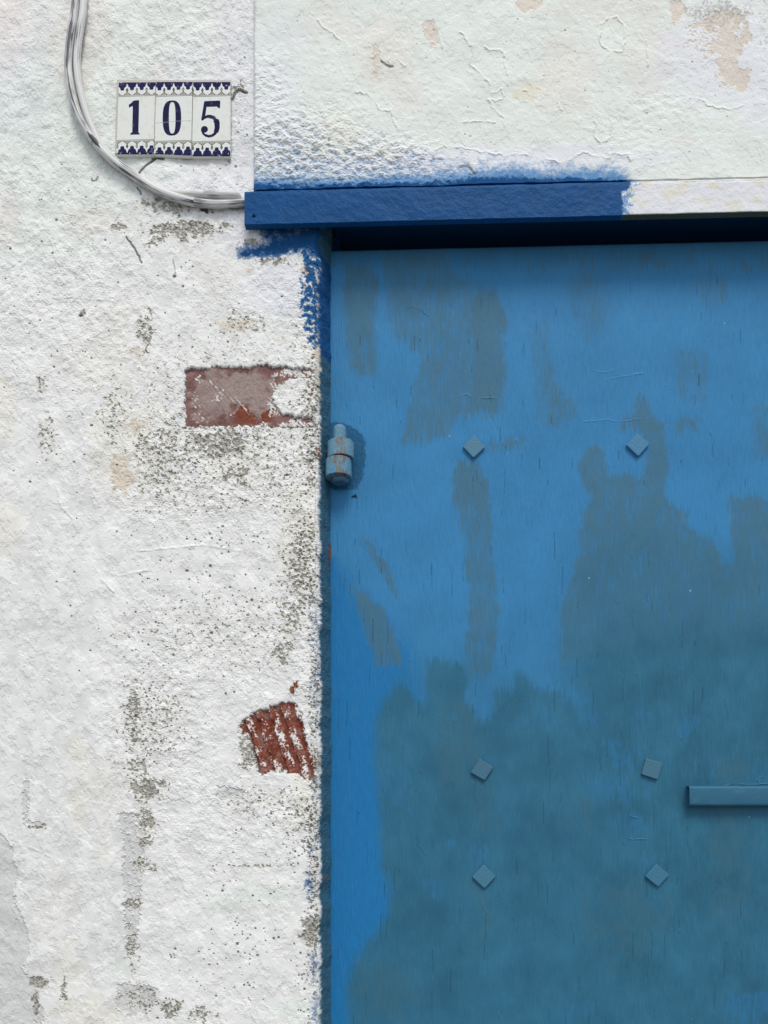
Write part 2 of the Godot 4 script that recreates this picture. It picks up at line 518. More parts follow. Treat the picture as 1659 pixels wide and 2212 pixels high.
func build_house() -> void:
	var house := thing("house_wall", "flaking whitewashed plaster wall with bare bricks around the blue door", "wall", Vector3.ZERO)
	var F := Relief.new(-260, 3090, 643.5, 905, 1.3)
	var M := Masks.new(-260, 3090, 660, 905, 4.0)
	for k in ["wear", "rough", "smooth", "blue", "brick", "brickb", "edgeblue"]:
		M.add(k)
	for k in ["mint", "lilac", "cream", "beige", "pink", "grey"]:
		M.add(k)
	M.add("rust")
	M.stamp("rust", [[641, 1919, 5, 56, .9], [630, 1287, 4, 18, .3], [596, 2471, 4, 9, .5], [619, 2123, 4, 18, .4], [610, 1513, 5, 9, .4], [576, 1667, 4, 7, .8], [568, 1658, 4, 8, .7]], 0.6, 0.4)
	M.stamp("wear", WEAR, 0.9, 0.6)
	M.stamp("rough", ROUGH, 0.4, 0.5)
	M.stamp("smooth", SMOOTH, 0.6, 0.4)
	M.stamp("mint", MINTS, 0.7, 0.4)
	M.stamp("lilac", LILACS, 0.7, 0.4)
	M.stamp("cream", CREAMS, 0.8, 0.35)
	M.stamp("beige", BEIGES, 0.8, 0.25)
	M.stamp("pink", PINKS, 0.8, 0.4)
	M.stamp("grey", GREYS, 0.8, 0.35)
	M.stamp("blue", BLUES, 0.5, 0.3)
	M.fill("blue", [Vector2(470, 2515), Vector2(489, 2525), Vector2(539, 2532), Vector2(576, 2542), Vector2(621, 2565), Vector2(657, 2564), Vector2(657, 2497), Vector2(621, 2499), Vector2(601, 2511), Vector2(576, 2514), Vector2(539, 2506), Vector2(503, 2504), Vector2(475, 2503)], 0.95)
	M.fill("blue", [Vector2(499, 2564), Vector2(662, 2569), Vector2(662, 2515), Vector2(576, 2518), Vector2(539, 2530), Vector2(512, 2538)], 0.8)  # dark strip right under the lintel: its shade and some paint, laid in blue
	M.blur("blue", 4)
	M.fill("edgeblue", [Vector2(576, 2517), Vector2(648, 2515), Vector2(648, 2316), Vector2(601, 2325), Vector2(585, 2372), Vector2(580, 2444), Vector2(589, 2489)], 0.62)
	M.blur("edgeblue", 3)
	M.add("peel")
	M.fill("peel", [Vector2(-200, 1380), Vector2(-13, 1376), Vector2(-4, 1371), Vector2(15, 1348), Vector2(13, 1326), Vector2(24, 1298), Vector2(15, 1262), Vector2(20, 1234), Vector2(34, 1207), Vector2(43, 1175), Vector2(48, 1143), Vector2(29, 1106), Vector2(48, 1088), Vector2(87, 1088), Vector2(80, 1070), Vector2(57, 1051), Vector2(75, 1033), Vector2(66, 960), Vector2(-200, 957)], 0.9)
	M.fill("peel", [Vector2(219, 1422), Vector2(265, 1422), Vector2(283, 1372), Vector2(274, 1326), Vector2(265, 1144), Vector2(237, 1144), Vector2(228, 1372)], 0.55)
	M.fill("peel", [Vector2(221, 1085), Vector2(306, 1076), Vector2(292, 1031), Vector2(251, 1012), Vector2(219, 1030)], 0.62)
	M.fill("peel", [Vector2(416, 1472), Vector2(475, 1467), Vector2(471, 1440), Vector2(421, 1440)], 0.6)
	M.fill("peel", [Vector2(34, 1486), Vector2(71, 1481), Vector2(45, 1477), Vector2(48, 1445), Vector2(42, 1403), Vector2(80, 1397), Vector2(75, 1385), Vector2(34, 1394), Vector2(31, 1445)], 0.7)
	M.blur("peel", 1)
	M.fill("brick", [Vector2(357, 2286), Vector2(384, 2288), Vector2(421, 2291), Vector2(466, 2286), Vector2(503, 2291), Vector2(539, 2289), Vector2(576, 2284), Vector2(608, 2283), Vector2(605, 2268), Vector2(576, 2269), Vector2(550, 2263), Vector2(534, 2248), Vector2(526, 2230), Vector2(532, 2212), Vector2(545, 2198), Vector2(571, 2189), Vector2(605, 2186), Vector2(606, 2171), Vector2(557, 2172), Vector2(503, 2175), Vector2(448, 2174), Vector2(393, 2178), Vector2(360, 2177), Vector2(356, 2222)], 1.0)
	M.fill("brick", [Vector2(462, 1580), Vector2(470, 1591), Vector2(479, 1605), Vector2(494, 1612), Vector2(519, 1621), Vector2(548, 1630), Vector2(559, 1634), Vector2(573, 1630), Vector2(584, 1610), Vector2(589, 1583), Vector2(596, 1556), Vector2(602, 1529), Vector2(609, 1502), Vector2(612, 1493), Vector2(607, 1481), Vector2(596, 1483), Vector2(582, 1493), Vector2(560, 1497), Vector2(553, 1501), Vector2(537, 1494), Vector2(533, 1501), Vector2(526, 1502), Vector2(519, 1495), Vector2(508, 1493), Vector2(501, 1501), Vector2(494, 1529), Vector2(488, 1556), Vector2(483, 1573), Vector2(468, 1569)], 1.0)
	M.blur("brick", 1)
	var rng := RandomNumberGenerator.new()
	rng.seed = 11
	# weep holes and blown pits: [x, y, rx, ry, how many]
	for z in [[412, 1881, 153, 99, 95], [503, 1287, 117, 117, 55], [466, 1124, 144, 81, 70], [126, 2509, 153, 216, 40], [576, 1351, 32, 36, 26], [384, 1740, 144, 99, 60], [576, 1920, 36, 144, 50], [89, 2199, 117, 180, 22], [375, 2712, 108, 162, 26], [539, 1432, 63, 45, 30], [200, 1833, 108, 216, 22], [503, 2373, 99, 72, 16], [594, 1089, 23, 99, 40], [338, 2449, 90, 54, 12], [608, 2173, 11, 144, 110], [601, 1893, 22, 117, 90], [612, 1667, 8, 108, 60], [609, 1333, 10, 252, 170], [601, 1378, 18, 54, 60], [265, 1559, 36, 108, 50], [375, 2131, 126, 63, 90], [503, 2102, 99, 99, 60], [576, 2101, 36, 108, 50], [302, 1595, 63, 72, 50], [329, 1032, 54, 22, 30]]:
		for k in int(z[4]):
			var a := rng.randf() * TAU
			var r := sqrt(rng.randf())
			F.pit(z[0] + cos(a) * r * z[2], z[1] + sin(a) * r * z[3], rng.randf_range(1.0, 1.9) * (1.7 if rng.randf() < 0.12 else 1.0), rng.randf_range(2.0, 4.0), rng.randf_range(0.6, 1.3))
	F.pit(394.2, 2600.7, 6.5, 5.0, 0.7)
	F.pit(399.7, 2595.1, 4.0, 5.0, 1.0)
	F.pit(149.5, 2397.0, 2.6, 4.0, 0.8)
	F.pit(335.5, 2469.5, 3.4, 4.0, 0.9)
	F.score([Vector2(296, 2702), Vector2(287, 2694), Vector2(276, 2687), Vector2(269, 2680), Vector2(265, 2673)], 2.6, 4.0)
	F.score([Vector2(292, 2702), Vector2(306, 2703), Vector2(313, 2702)], 3.0, 4.0)
	F.score([Vector2(237, 2550), Vector2(251, 2535), Vector2(261, 2519), Vector2(270, 2495)], 2.6, 2.6)
	F.score([Vector2(450, 2814), Vector2(457, 2828), Vector2(466, 2831), Vector2(477, 2825)], 3.4, 4.0)
	F.score([Vector2(333, 2500), Vector2(338, 2471), Vector2(340, 2468)], 1.8, 1.5)
	F.score([Vector2(262, 2647), Vector2(268, 2640), Vector2(269, 2633)], 2.0, 3.0)
	for p in [[Vector2(99, 2066), Vector2(110, 2023), Vector2(126, 2007), Vector2(140, 1979), Vector2(136, 1961)], [Vector2(43, 1295), Vector2(24, 1272), Vector2(45, 1253), Vector2(15, 1230), Vector2(32, 1185)], [Vector2(35, 1477), Vector2(43, 1450), Vector2(38, 1395), Vector2(61, 1386)], [Vector2(265, 1932), Vector2(393, 1942), Vector2(466, 1930)], [Vector2(223, 1883), Vector2(292, 1896)], [Vector2(191, 1878), Vector2(233, 1832)], [Vector2(108, 2436), Vector2(219, 2423)], [Vector2(48, 1349), Vector2(89, 1331)], [Vector2(292, 2169), Vector2(320, 2114)]]:
		F.score(p, 3.2, -1.1)
	var n_low := noise(1, 0.010, 2)
	var n_med := noise(2, 0.055, 3, 0.55)
	var n_fine := noise(3, 0.20, 2, 0.6)
	var n_wear := noise(4, 0.085, 4, 0.62)
	var n_chip := noise(5, 0.16, 2, 0.6)
	var n_cell := noise(10, 0.10, 1, 0.5, FastNoiseLite.TYPE_CELLULAR)
	n_cell.cellular_return_type = FastNoiseLite.RETURN_DISTANCE2_SUB
	n_cell.cellular_jitter = 1.0
	var n_warp := noise(6, 0.05, 3, 0.6)
	var n_warp2 := noise(7, 0.05, 3, 0.6)
	var n_coat := noise(8, 0.014, 4, 0.6)
	var n_leaf := noise(12, 0.030, 3, 0.6)
	var n_brush := noise(9, 0.09, 2, 0.6)
	var mp: Dictionary = M.maps
	var e0 := 619.1
	var bulge := Vector2(502.8, 2570.8)
	F.run(func(x: float, y: float, cut: float, out: Array) -> void:
		var wx := x + 7.0 * n_warp.get_noise_2d(x, y)
		var wy := y + 7.0 * n_warp2.get_noise_2d(x, y)
		var wear := M.at(mp.wear, wx, wy)
		var rough := clampf(0.33 + 0.95 * M.at(mp.rough, x, y) - 0.75 * M.at(mp.smooth, wx, wy), 0.1, 2.0)
		var med := n_med.get_noise_2d(x, y * 1.15)
		var fine := n_fine.get_noise_2d(x, y * 1.2)
		var low := n_low.get_noise_2d(x, y)
		var hgt := 2.2 * low + rough * (0.90 * med + 0.46 * fine) + 0.15 * fine
		var leaf := n_leaf.get_noise_2d(x + 4.0 * med, y * 1.2) + 0.10 * fine
		var flakes := smoothstep(0.02, 0.05, leaf) + smoothstep(0.24, 0.27, leaf) + smoothstep(-0.22, -0.19, leaf)
		hgt += (0.10 + 0.22 * rough) * flakes
		# coats of whitewash, the upper ones broken off along ragged edges
		var coat := n_coat.get_noise_2d(x * 1.25, y * 0.85) + 0.18 * med + 0.12 * n_brush.get_noise_2d(x, y)
		var lift := smoothstep(0.10, 0.13, coat) + smoothstep(-0.16, -0.13, coat)
		hgt += 0.75 * lift
		# colour of the whitewash
		var c := WHITE * (1.0 + 0.05 * low + 0.035 * fine + 0.02 * (flakes - 1.5) + 0.045 * (lift - 1.0) * (0.5 + M.at(mp.grey, x, y)))
		c *= Vector3.ONE.lerp(MINT, M.at(mp.mint, wx, wy))
		c *= Vector3.ONE.lerp(LILAC, M.at(mp.lilac, wx, wy))
		c *= Vector3.ONE.lerp(CREAM, M.at(mp.cream, wx, wy) * (0.6 + 0.5 * med))
		c *= Vector3.ONE.lerp(PINK, M.at(mp.pink, wx, wy))
		c *= Vector3.ONE.lerp(GREY, clampf(M.at(mp.grey, wx, wy) * (0.8 + n_wear.get_noise_2d(y, x)), 0.0, 1.0))
		var bge := M.at(mp.beige, wx, wy)
		if bge > 0.05:
			c = c.lerp(WHITE * BEIGE, smoothstep(0.3, 0.5, bge + 0.5 * n_chip.get_noise_2d(x, y)))
		var gone := M.at(mp.peel, x + 5.0 * n_warp.get_noise_2d(x * 1.7, y * 1.7), y + 5.0 * n_warp2.get_noise_2d(x * 1.7, y * 1.7))
		if gone > 0.05:
			var p := smoothstep(0.40, 0.47, gone + 0.35 * n_wear.get_noise_2d(x + 200.0, y))
			hgt -= 1.7 * p - 0.6 * smoothstep(0.25, 0.4, gone) * (1.0 - p)
			c = c.lerp(WHITE * Vector3(0.77, 0.77, 0.775) * (1.0 + 0.07 * fine + 0.06 * med), 0.9 * p)
		if wear > 0.1:
			c = c.lerp(WHITE * Vector3(0.88, 0.86, 0.77), smoothstep(0.25, 0.75, wear + 0.6 * n_chip.get_noise_2d(x * 0.4, y * 0.4)))
			var jx := x + 3.0 * med
			var split := n_cell.get_noise_2d(jx, y * 1.2 + 3.0 * fine)     # -1 where two flakes meet
			var f := 0.5 + 0.62 * n_wear.get_noise_2d(x, y * 1.1) + 0.16 * n_chip.get_noise_2d(x, y) - 0.26 * (split + 0.62)
			var over := f - (1.0 - wear * 0.97)
			var bare := smoothstep(0.0, 0.05, over)
			hgt += 0.8 * smoothstep(-0.10, -0.01, over) * (1.0 - bare) - 2.0 * bare + wear * 0.9 * clampf(split + 0.8, -0.2, 0.6)
			var dark := smoothstep(0.0, 0.4, n_chip.get_noise_2d(x * 0.9 + 300.0, y * 0.9) + 0.3 * med - 0.2 * split - 0.1)
			var thin := smoothstep(-0.11, -0.05, over) * smoothstep(0.0, 0.15, n_chip.get_noise_2d(x + 70.0, y * 1.3))
			c = c.lerp(WHITE * 0.66, 0.8 * thin)
			c = c.lerp((MORTAR * (1.3 + 0.5 * fine)).lerp(DIRT_AND_SHADE, dark * 0.72), 0.92 * bare)
		# blue paint strayed from lintel and frame, plus the lintel's shade painted in navy
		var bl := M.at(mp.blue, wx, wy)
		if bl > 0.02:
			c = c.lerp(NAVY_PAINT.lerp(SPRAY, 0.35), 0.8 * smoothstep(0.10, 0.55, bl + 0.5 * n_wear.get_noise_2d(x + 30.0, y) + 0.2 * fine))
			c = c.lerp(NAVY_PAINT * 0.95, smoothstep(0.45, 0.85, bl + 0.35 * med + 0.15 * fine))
		var eb := M.at(mp.edgeblue, wx, wy)
		if eb > 0.02:
			var b := smoothstep(0.38, 0.62, eb - 0.4 * med - 0.35 * n_wear.get_noise_2d(x + 90.0, y))
			c = c.lerp(NAVY_PAINT.lerp(SPRAY, clampf(0.22 + 0.6 * fine, 0.0, 1.0)), b)
			hgt += 0.8 * eb * n_chip.get_noise_2d(x, y)
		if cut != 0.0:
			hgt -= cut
			c = c.lerp(DIRT_AND_SHADE.lerp(MORTAR, 0.3 + 0.4 * n_low.get_noise_2d(y * 9.0, x * 9.0)), smoothstep(0.9, 1.9, cut) * 0.88)  # pits and cracks coloured dark: dirt, with the shade inside them painted in
		hgt += 5.0 * exp(-pow((x - bulge.x) / 60.0, 2.0) - pow((y - bulge.y) / 34.0, 2.0))
		# the reveal that turns back to the door, painted with it
		var edge := e0 + 4.0 * n_low.get_noise_2d(40.0, y * 1.6)
		var turn := x - edge
		var nook := n_med.get_noise_2d(turn * 2.4 + 900.0, y)
		if turn > -14.0:
			var frayed := turn + (5.0 * n_wear.get_noise_2d(x, y) + 3.0 * med) * smoothstep(8.0, 2.0, turn)
			var jamb := JAMB_PAINT.lerp(NAVY_PAINT, smoothstep(0.1, 0.4, M.at(mp.edgeblue, x, y) + 0.3 * nook))
			c = c.lerp(jamb * (1.0 + 0.25 * nook), smoothstep(-1.0, 5.0, frayed))
			if turn > -5.0:
				hgt -= 2.7 * (sqrt(turn * turn + 30.0) + turn) * 0.5 - 1.0
				hgt += smoothstep(-5.0, 6.0, turn) * 2.2 * nook
		var ru := M.at(mp.rust, x, y)
		if ru > 0.05:
			c = c.lerp(Vector3(0.17, 0.062, 0.03) * (1.0 + 0.4 * med), smoothstep(0.3, 0.5, ru + 0.5 * n_chip.get_noise_2d(x, y)))
		# where the whitewash has gone down to a brick
		var hole := M.at(mp.brick, x + 6.0 * n_warp.get_noise_2d(x * 2.0, y * 2.0), y + 6.0 * n_warp2.get_noise_2d(x * 2.0, y * 2.0)) + 0.10 * n_chip.get_noise_2d(x, y)
		if hole > 0.2:
			var g := smoothstep(0.38, 0.60, hole)
			hgt = lerpf(hgt + 0.3 * smoothstep(0.2, 0.42, hole), -8.0, g)
			c = c.lerp(MORTAR * 1.2, smoothstep(0.44, 0.56, hole))
		out[0] = maxf(hgt, -58.0)
		out[1] = c
		out[2] = 0.9)
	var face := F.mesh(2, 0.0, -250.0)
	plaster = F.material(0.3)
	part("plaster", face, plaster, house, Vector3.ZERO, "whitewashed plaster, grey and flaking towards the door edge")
	build_panel(house)
	build_bricks(house)
	# the rest of the wall, outside the picture
	var far := paint(WHITE * 1.0, 0.9, 0.3)
	var nt := NoiseTexture2D.new()
	nt.width = 1024
	nt.height = 1024
	nt.seamless = true
	nt.noise = noise(21, 0.02, 5, 0.6)
	var ramp := Gradient.new()
	ramp.set_color(0, Color(0.95, 0.95, 0.945))
	ramp.set_color(1, Color(1, 1, 1))
	nt.color_ramp = ramp
	far.albedo_texture = nt
	far.heightmap_enabled = true
	far.heightmap_texture = nt
	far.heightmap_scale = 0.6
	far.uv1_triplanar = true
	far.uv1_scale = Vector3(1.6, 1.6, 1.6)
	var right := F.x0 + (F.w - 2) * F.res
	part("side_wall", box(Vector3(-4.0, 0, -0.25), Vector3(-0.262, 4.6, 0.0)), far, house)
	part("base_wall", box(Vector3(-0.26, 0, -0.25), Vector3(right * MM - 0.03, 0.905, 0.0)), far, house)
	part("upper_wall", box(Vector3(-0.26, 3.092, -0.25), Vector3(5.0, 4.6, 0.0)), far, house)
	part("side_wall", box(Vector3(1.665, 0, -0.25), Vector3(5.0, 2.62, 0.0)), far, house)
	part("upper_wall", box(Vector3(2.012, 2.622, -0.25), Vector3(5.0, 3.09, 0.0)), far, house)
	var dark := paint(NAVY_PAINT, 0.9, 0.2)
	var room := paint(Vector3(0.30, 0.29, 0.27), 0.95, 0.2)
	part("soffit", box(Vector3(right * MM + 0.004, (2614.4 - 5.0) * MM, -0.249), Vector3(1.664, (2614.4 + 1.0) * MM, 0.0125)), dark, house, Vector3.ZERO, "blue painted underside of the opening")
	for w in [[Vector3(-0.4, 0, -2.7), Vector3(2.8, 3.0, -2.6)], [Vector3(-0.4, 0, -2.599), Vector3(-0.3, 3.0, -0.252)], [Vector3(2.7, 0, -2.599), Vector3(2.8, 3.0, -0.252)]]:
		part("inner_wall", box(w[0], w[1]), room, house)
	part("ceiling", box(Vector3(-0.4, 3.002, -2.7), Vector3(2.8, 3.1, -0.252)), room, house)


# the proud coat of render above the door
func build_panel(house: Node3D) -> void:
	var x_l := 494.6
	var F := Relief.new(x_l, 3095, 2010, 2614.4 + 3.0, 1.3)
	var M := Masks.new(x_l, 3095, 2010, 2590, 4.0)
	for k in ["rough", "beige", "pink", "lilac", "blue", "cream", "dirt"]:
		M.add(k)
	M.stamp("rough", [[560, 2692, 99, 68, 2.6], [686, 2671, 153, 45, 2.1], [524, 2764, 36, 108, 1.0], [810, 2641, 126, 20, .9], [899, 2647, 54, 18, .5], [632, 2734, 81, 54, .8], [1206, 2701, 54, 54, .3], [1267, 2760, 54, 27, .4]], 0.5, 0.5)
	M.stamp("beige", [[1024, 2960, 22, 13, 1], [839, 2915, 13, 23, 1], [732, 2865, 7, 27, .9], [1304, 2939, 13, 27, .9], [1399, 2862, 23, 63, 1], [1432, 2891, 9, 23, 1], [1393, 2923, 36, 18, .8], [1354, 2911, 27, 7, .8], [1414, 2809, 27, 22, .9], [1371, 2889, 54, 45, .4]], 0.75, 0.25)
	M.stamp("pink", [[748, 2882, 54, 63, .8], [1092, 2827, 54, 81, .7], [650, 2930, 54, 27, .5], [1057, 2802, 54, 36, .6], [1250, 2866, 54, 81, .5], [1162, 2949, 108, 27, .6], [792, 2801, 36, 36, .5], [1319, 2693, 18, 11, .6], [632, 2966, 45, 18, .5]], 0.8, 0.4)
	M.stamp("lilac", [[1389, 2862, 99, 99, .9], [533, 2764, 54, 144, .6], [899, 2665, 378, 29, .9], [632, 2690, 144, 54, .5], [1466, 2781, 54, 72, .8], [1293, 2847, 36, 72, .6], [542, 2907, 54, 54, .4]], 0.7, 0.4)
	M.stamp("cream", [[668, 2716, 36, 45, .5], [1022, 2794, 27, 14, .8], [623, 2690, 27, 14, .6], [748, 2678, 27, 14, .7]], 0.7, 0.4)
	M.stamp("dirt", [[1376, 2933, 63, 27, .9], [1423, 2896, 27, 45, .6], [1471, 2903, 18, 72, .6], [694, 2675, 18, 18, .5], [748, 2696, 27, 14, .4]], 0.8, 0.4)
	M.fill("blue", [Vector2(488, 2637), Vector2(542, 2630), Vector2(632, 2628), Vector2(721, 2628), Vector2(766, 2631), Vector2(863, 2629), Vector2(943, 2633), Vector2(1005, 2635), Vector2(1031, 2629), Vector2(1119, 2627), Vector2(1197, 2627), Vector2(1208, 2619), Vector2(1202, 2586), Vector2(488, 2595)], 0.95)
	M.add("haze")
	M.fill("haze", [Vector2(488, 2644), Vector2(542, 2639), Vector2(578, 2643), Vector2(632, 2638), Vector2(721, 2639), Vector2(766, 2643), Vector2(863, 2643), Vector2(943, 2646), Vector2(1005, 2648), Vector2(1031, 2642), Vector2(1119, 2641), Vector2(1197, 2639), Vector2(1208, 2626), Vector2(1204, 2586), Vector2(488, 2595)], 0.95)
	M.fill("haze", [Vector2(488, 2662), Vector2(542, 2655), Vector2(632, 2670), Vector2(721, 2664), Vector2(810, 2665), Vector2(899, 2669), Vector2(969, 2672), Vector2(1031, 2665), Vector2(1119, 2661), Vector2(1193, 2655), Vector2(1225, 2637), Vector2(1217, 2586), Vector2(488, 2595)], 0.40)
	M.stamp("haze", [[623, 2677, 135, 29, .36], [551, 2674, 72, 36, .34], [792, 2666, 99, 22, .34], [578, 2709, 63, 36, .22]], 0.8, 0.6)
	M.blur("haze", 7)
	M.blur("blue", 2)
	for p in [[Vector2(726, 2871), Vector2(742, 2880), Vector2(745, 2861), Vector2(760, 2851), Vector2(754, 2864), Vector2(763, 2875), Vector2(772, 2871), Vector2(778, 2857), Vector2(789, 2852)], [Vector2(619, 2948), Vector2(633, 2929), Vector2(647, 2919), Vector2(662, 2907)], [Vector2(1171, 2930), Vector2(1158, 2912), Vector2(1159, 2882), Vector2(1177, 2866), Vector2(1198, 2865), Vector2(1206, 2886), Vector2(1204, 2916), Vector2(1189, 2932), Vector2(1171, 2930)], [Vector2(1150, 2749), Vector2(1148, 2707), Vector2(1159, 2695), Vector2(1178, 2700), Vector2(1180, 2736), Vector2(1165, 2752), Vector2(1150, 2749)],
		[Vector2(894, 2914), Vector2(918, 2883), Vector2(912, 2853), Vector2(948, 2816), Vector2(945, 2785), Vector2(960, 2764), Vector2(976, 2748), Vector2(979, 2733)], [Vector2(954, 2794), Vector2(973, 2800), Vector2(974, 2784), Vector2(960, 2779), Vector2(951, 2785)], [Vector2(1341, 2779), Vector2(1362, 2758), Vector2(1404, 2751), Vector2(1430, 2759)], [Vector2(693, 2805), Vector2(723, 2798), Vector2(742, 2767), Vector2(760, 2766), Vector2(772, 2736), Vector2(775, 2729)], [Vector2(815, 2679), Vector2(863, 2696), Vector2(912, 2689), Vector2(979, 2675), Vector2(1021, 2677)],
		[Vector2(1057, 2667), Vector2(1087, 2657), Vector2(1129, 2677), Vector2(1147, 2670), Vector2(1177, 2664), Vector2(1180, 2673), Vector2(1210, 2669), Vector2(1216, 2656), Vector2(1228, 2668)], [Vector2(839, 2935), Vector2(854, 2913), Vector2(859, 2885)], [Vector2(942, 2883), Vector2(954, 2876), Vector2(977, 2875), Vector2(982, 2827)], [Vector2(1015, 2798), Vector2(1024, 2795), Vector2(1021, 2780), Vector2(1014, 2780)], [Vector2(1081, 2769), Vector2(1084, 2760), Vector2(1088, 2758)], [Vector2(900, 2741), Vector2(936, 2743), Vector2(960, 2739)], [Vector2(1246, 2885), Vector2(1249, 2837)]]:
		F.score(p, 2.6, -1.3)
	F.score([Vector2(742, 2861), Vector2(760, 2851), Vector2(765, 2852)], 3.0, 2.2)
	F.score([Vector2(894, 2656), Vector2(909, 2657), Vector2(921, 2640)], 3.5, 2.0)
	var rng := RandomNumberGenerator.new()
	rng.seed = 5
	for k in 60:
		F.pit(rng.randf_range(520, 1480), rng.randf_range(2640, 3000), rng.randf_range(1.0, 1.7), rng.randf_range(1.2, 2.2))
	var n_low := noise(31, 0.008, 2)
	var n_med := noise(32, 0.05, 3, 0.55)
	var n_fine := noise(33, 0.2, 2, 0.6)
	var n_chip := noise(35, 0.12, 3, 0.6)
	var n_warp := noise(36, 0.04, 3, 0.6)
	var n_warp2 := noise(37, 0.04, 3, 0.6)
	var n_coat := noise(38, 0.012, 4, 0.6)
	var mp: Dictionary = M.maps
	F.run(func(x: float, y: float, cut: float, out: Array) -> void:
		var wx := x + 8.0 * n_warp.get_noise_2d(x, y)
		var wy := y + 8.0 * n_warp2.get_noise_2d(x, y)
		var rough := 0.25 + 1.15 * M.at(mp.rough, wx, wy)
		var med := n_med.get_noise_2d(x * 0.8, y * 1.3)
		var fine := n_fine.get_noise_2d(x * 0.8, y * 1.3)
		var low := n_low.get_noise_2d(x, y)
		var chip := n_chip.get_noise_2d(x, y)
		var hgt := 1.8 * low + rough * (1.7 * med + 0.6 * fine) + 0.12 * fine
		var coat := n_coat.get_noise_2d(x * 1.3, y * 0.8) + 0.12 * med
		hgt += 0.5 * (smoothstep(0.14, 0.16, coat) + smoothstep(-0.2, -0.18, coat))
		var c := WHITE * MINT * (1.03 + 0.03 * low + 0.025 * fine)
		c = c.lerp(WHITE * LILAC * 1.02, M.at(mp.lilac, wx, wy))
		c *= Vector3.ONE.lerp(PINK, M.at(mp.pink, wx, wy) * (0.8 + 0.8 * chip))
		c *= Vector3.ONE.lerp(CREAM, M.at(mp.cream, wx, wy))
		var bge := M.at(mp.beige, wx, wy)
		if bge > 0.05:
			var g := smoothstep(0.42, 0.52, bge + 0.45 * chip)
			c = c.lerp(WHITE * BEIGE * Vector3(1.05, 1.06, 1.09) * (1.0 + 0.08 * fine), 0.9 * g)
			hgt -= 0.8 * g
		var dirt := M.at(mp.dirt, wx, wy)
		if dirt > 0.05:
			c = c.lerp(MORTAR * 1.35, 0.7 * smoothstep(0.5, 0.8, dirt + 0.9 * chip - 0.2))
		# spray from painting the lintel: it settled on the grains
		var hz := M.at(mp.haze, x, y)
		if hz > 0.02:
			c = c.lerp(SPRAY, 0.92 * smoothstep(0.08, 1.0, hz + (0.34 * chip - 0.42 * med + 0.16 * fine) * smoothstep(0.0, 0.12, hz) * (1.0 - 0.5 * hz)))
		var bl := M.at(mp.blue, x + 3.0 * n_warp.get_noise_2d(x * 2.0, y), y + 6.0 * n_warp2.get_noise_2d(x * 2.0, y * 2.0))
		if bl > 0.02:
			c = c.lerp(NAVY_PAINT * 1.1, smoothstep(0.25, 0.75, bl + 0.3 * med))
		if cut != 0.0:
			hgt -= cut
			c = c.lerp(MORTAR * 0.6, smoothstep(0.9, 1.6, cut) * 0.7)
		var turn := 6.0 - (x - x_l + 2.0 * n_warp.get_noise_2d(3.0, y))
		if turn > 0.0:
			hgt -= 0.22 * turn * turn
		out[0] = hgt
		out[1] = c
		out[2] = 0.85)
	part("render_coat", F.mesh(2, 18.0, -250.0), F.material(0.3), house, Vector3.ZERO, "smoother mint-white coat above the door, beige where it has peeled")


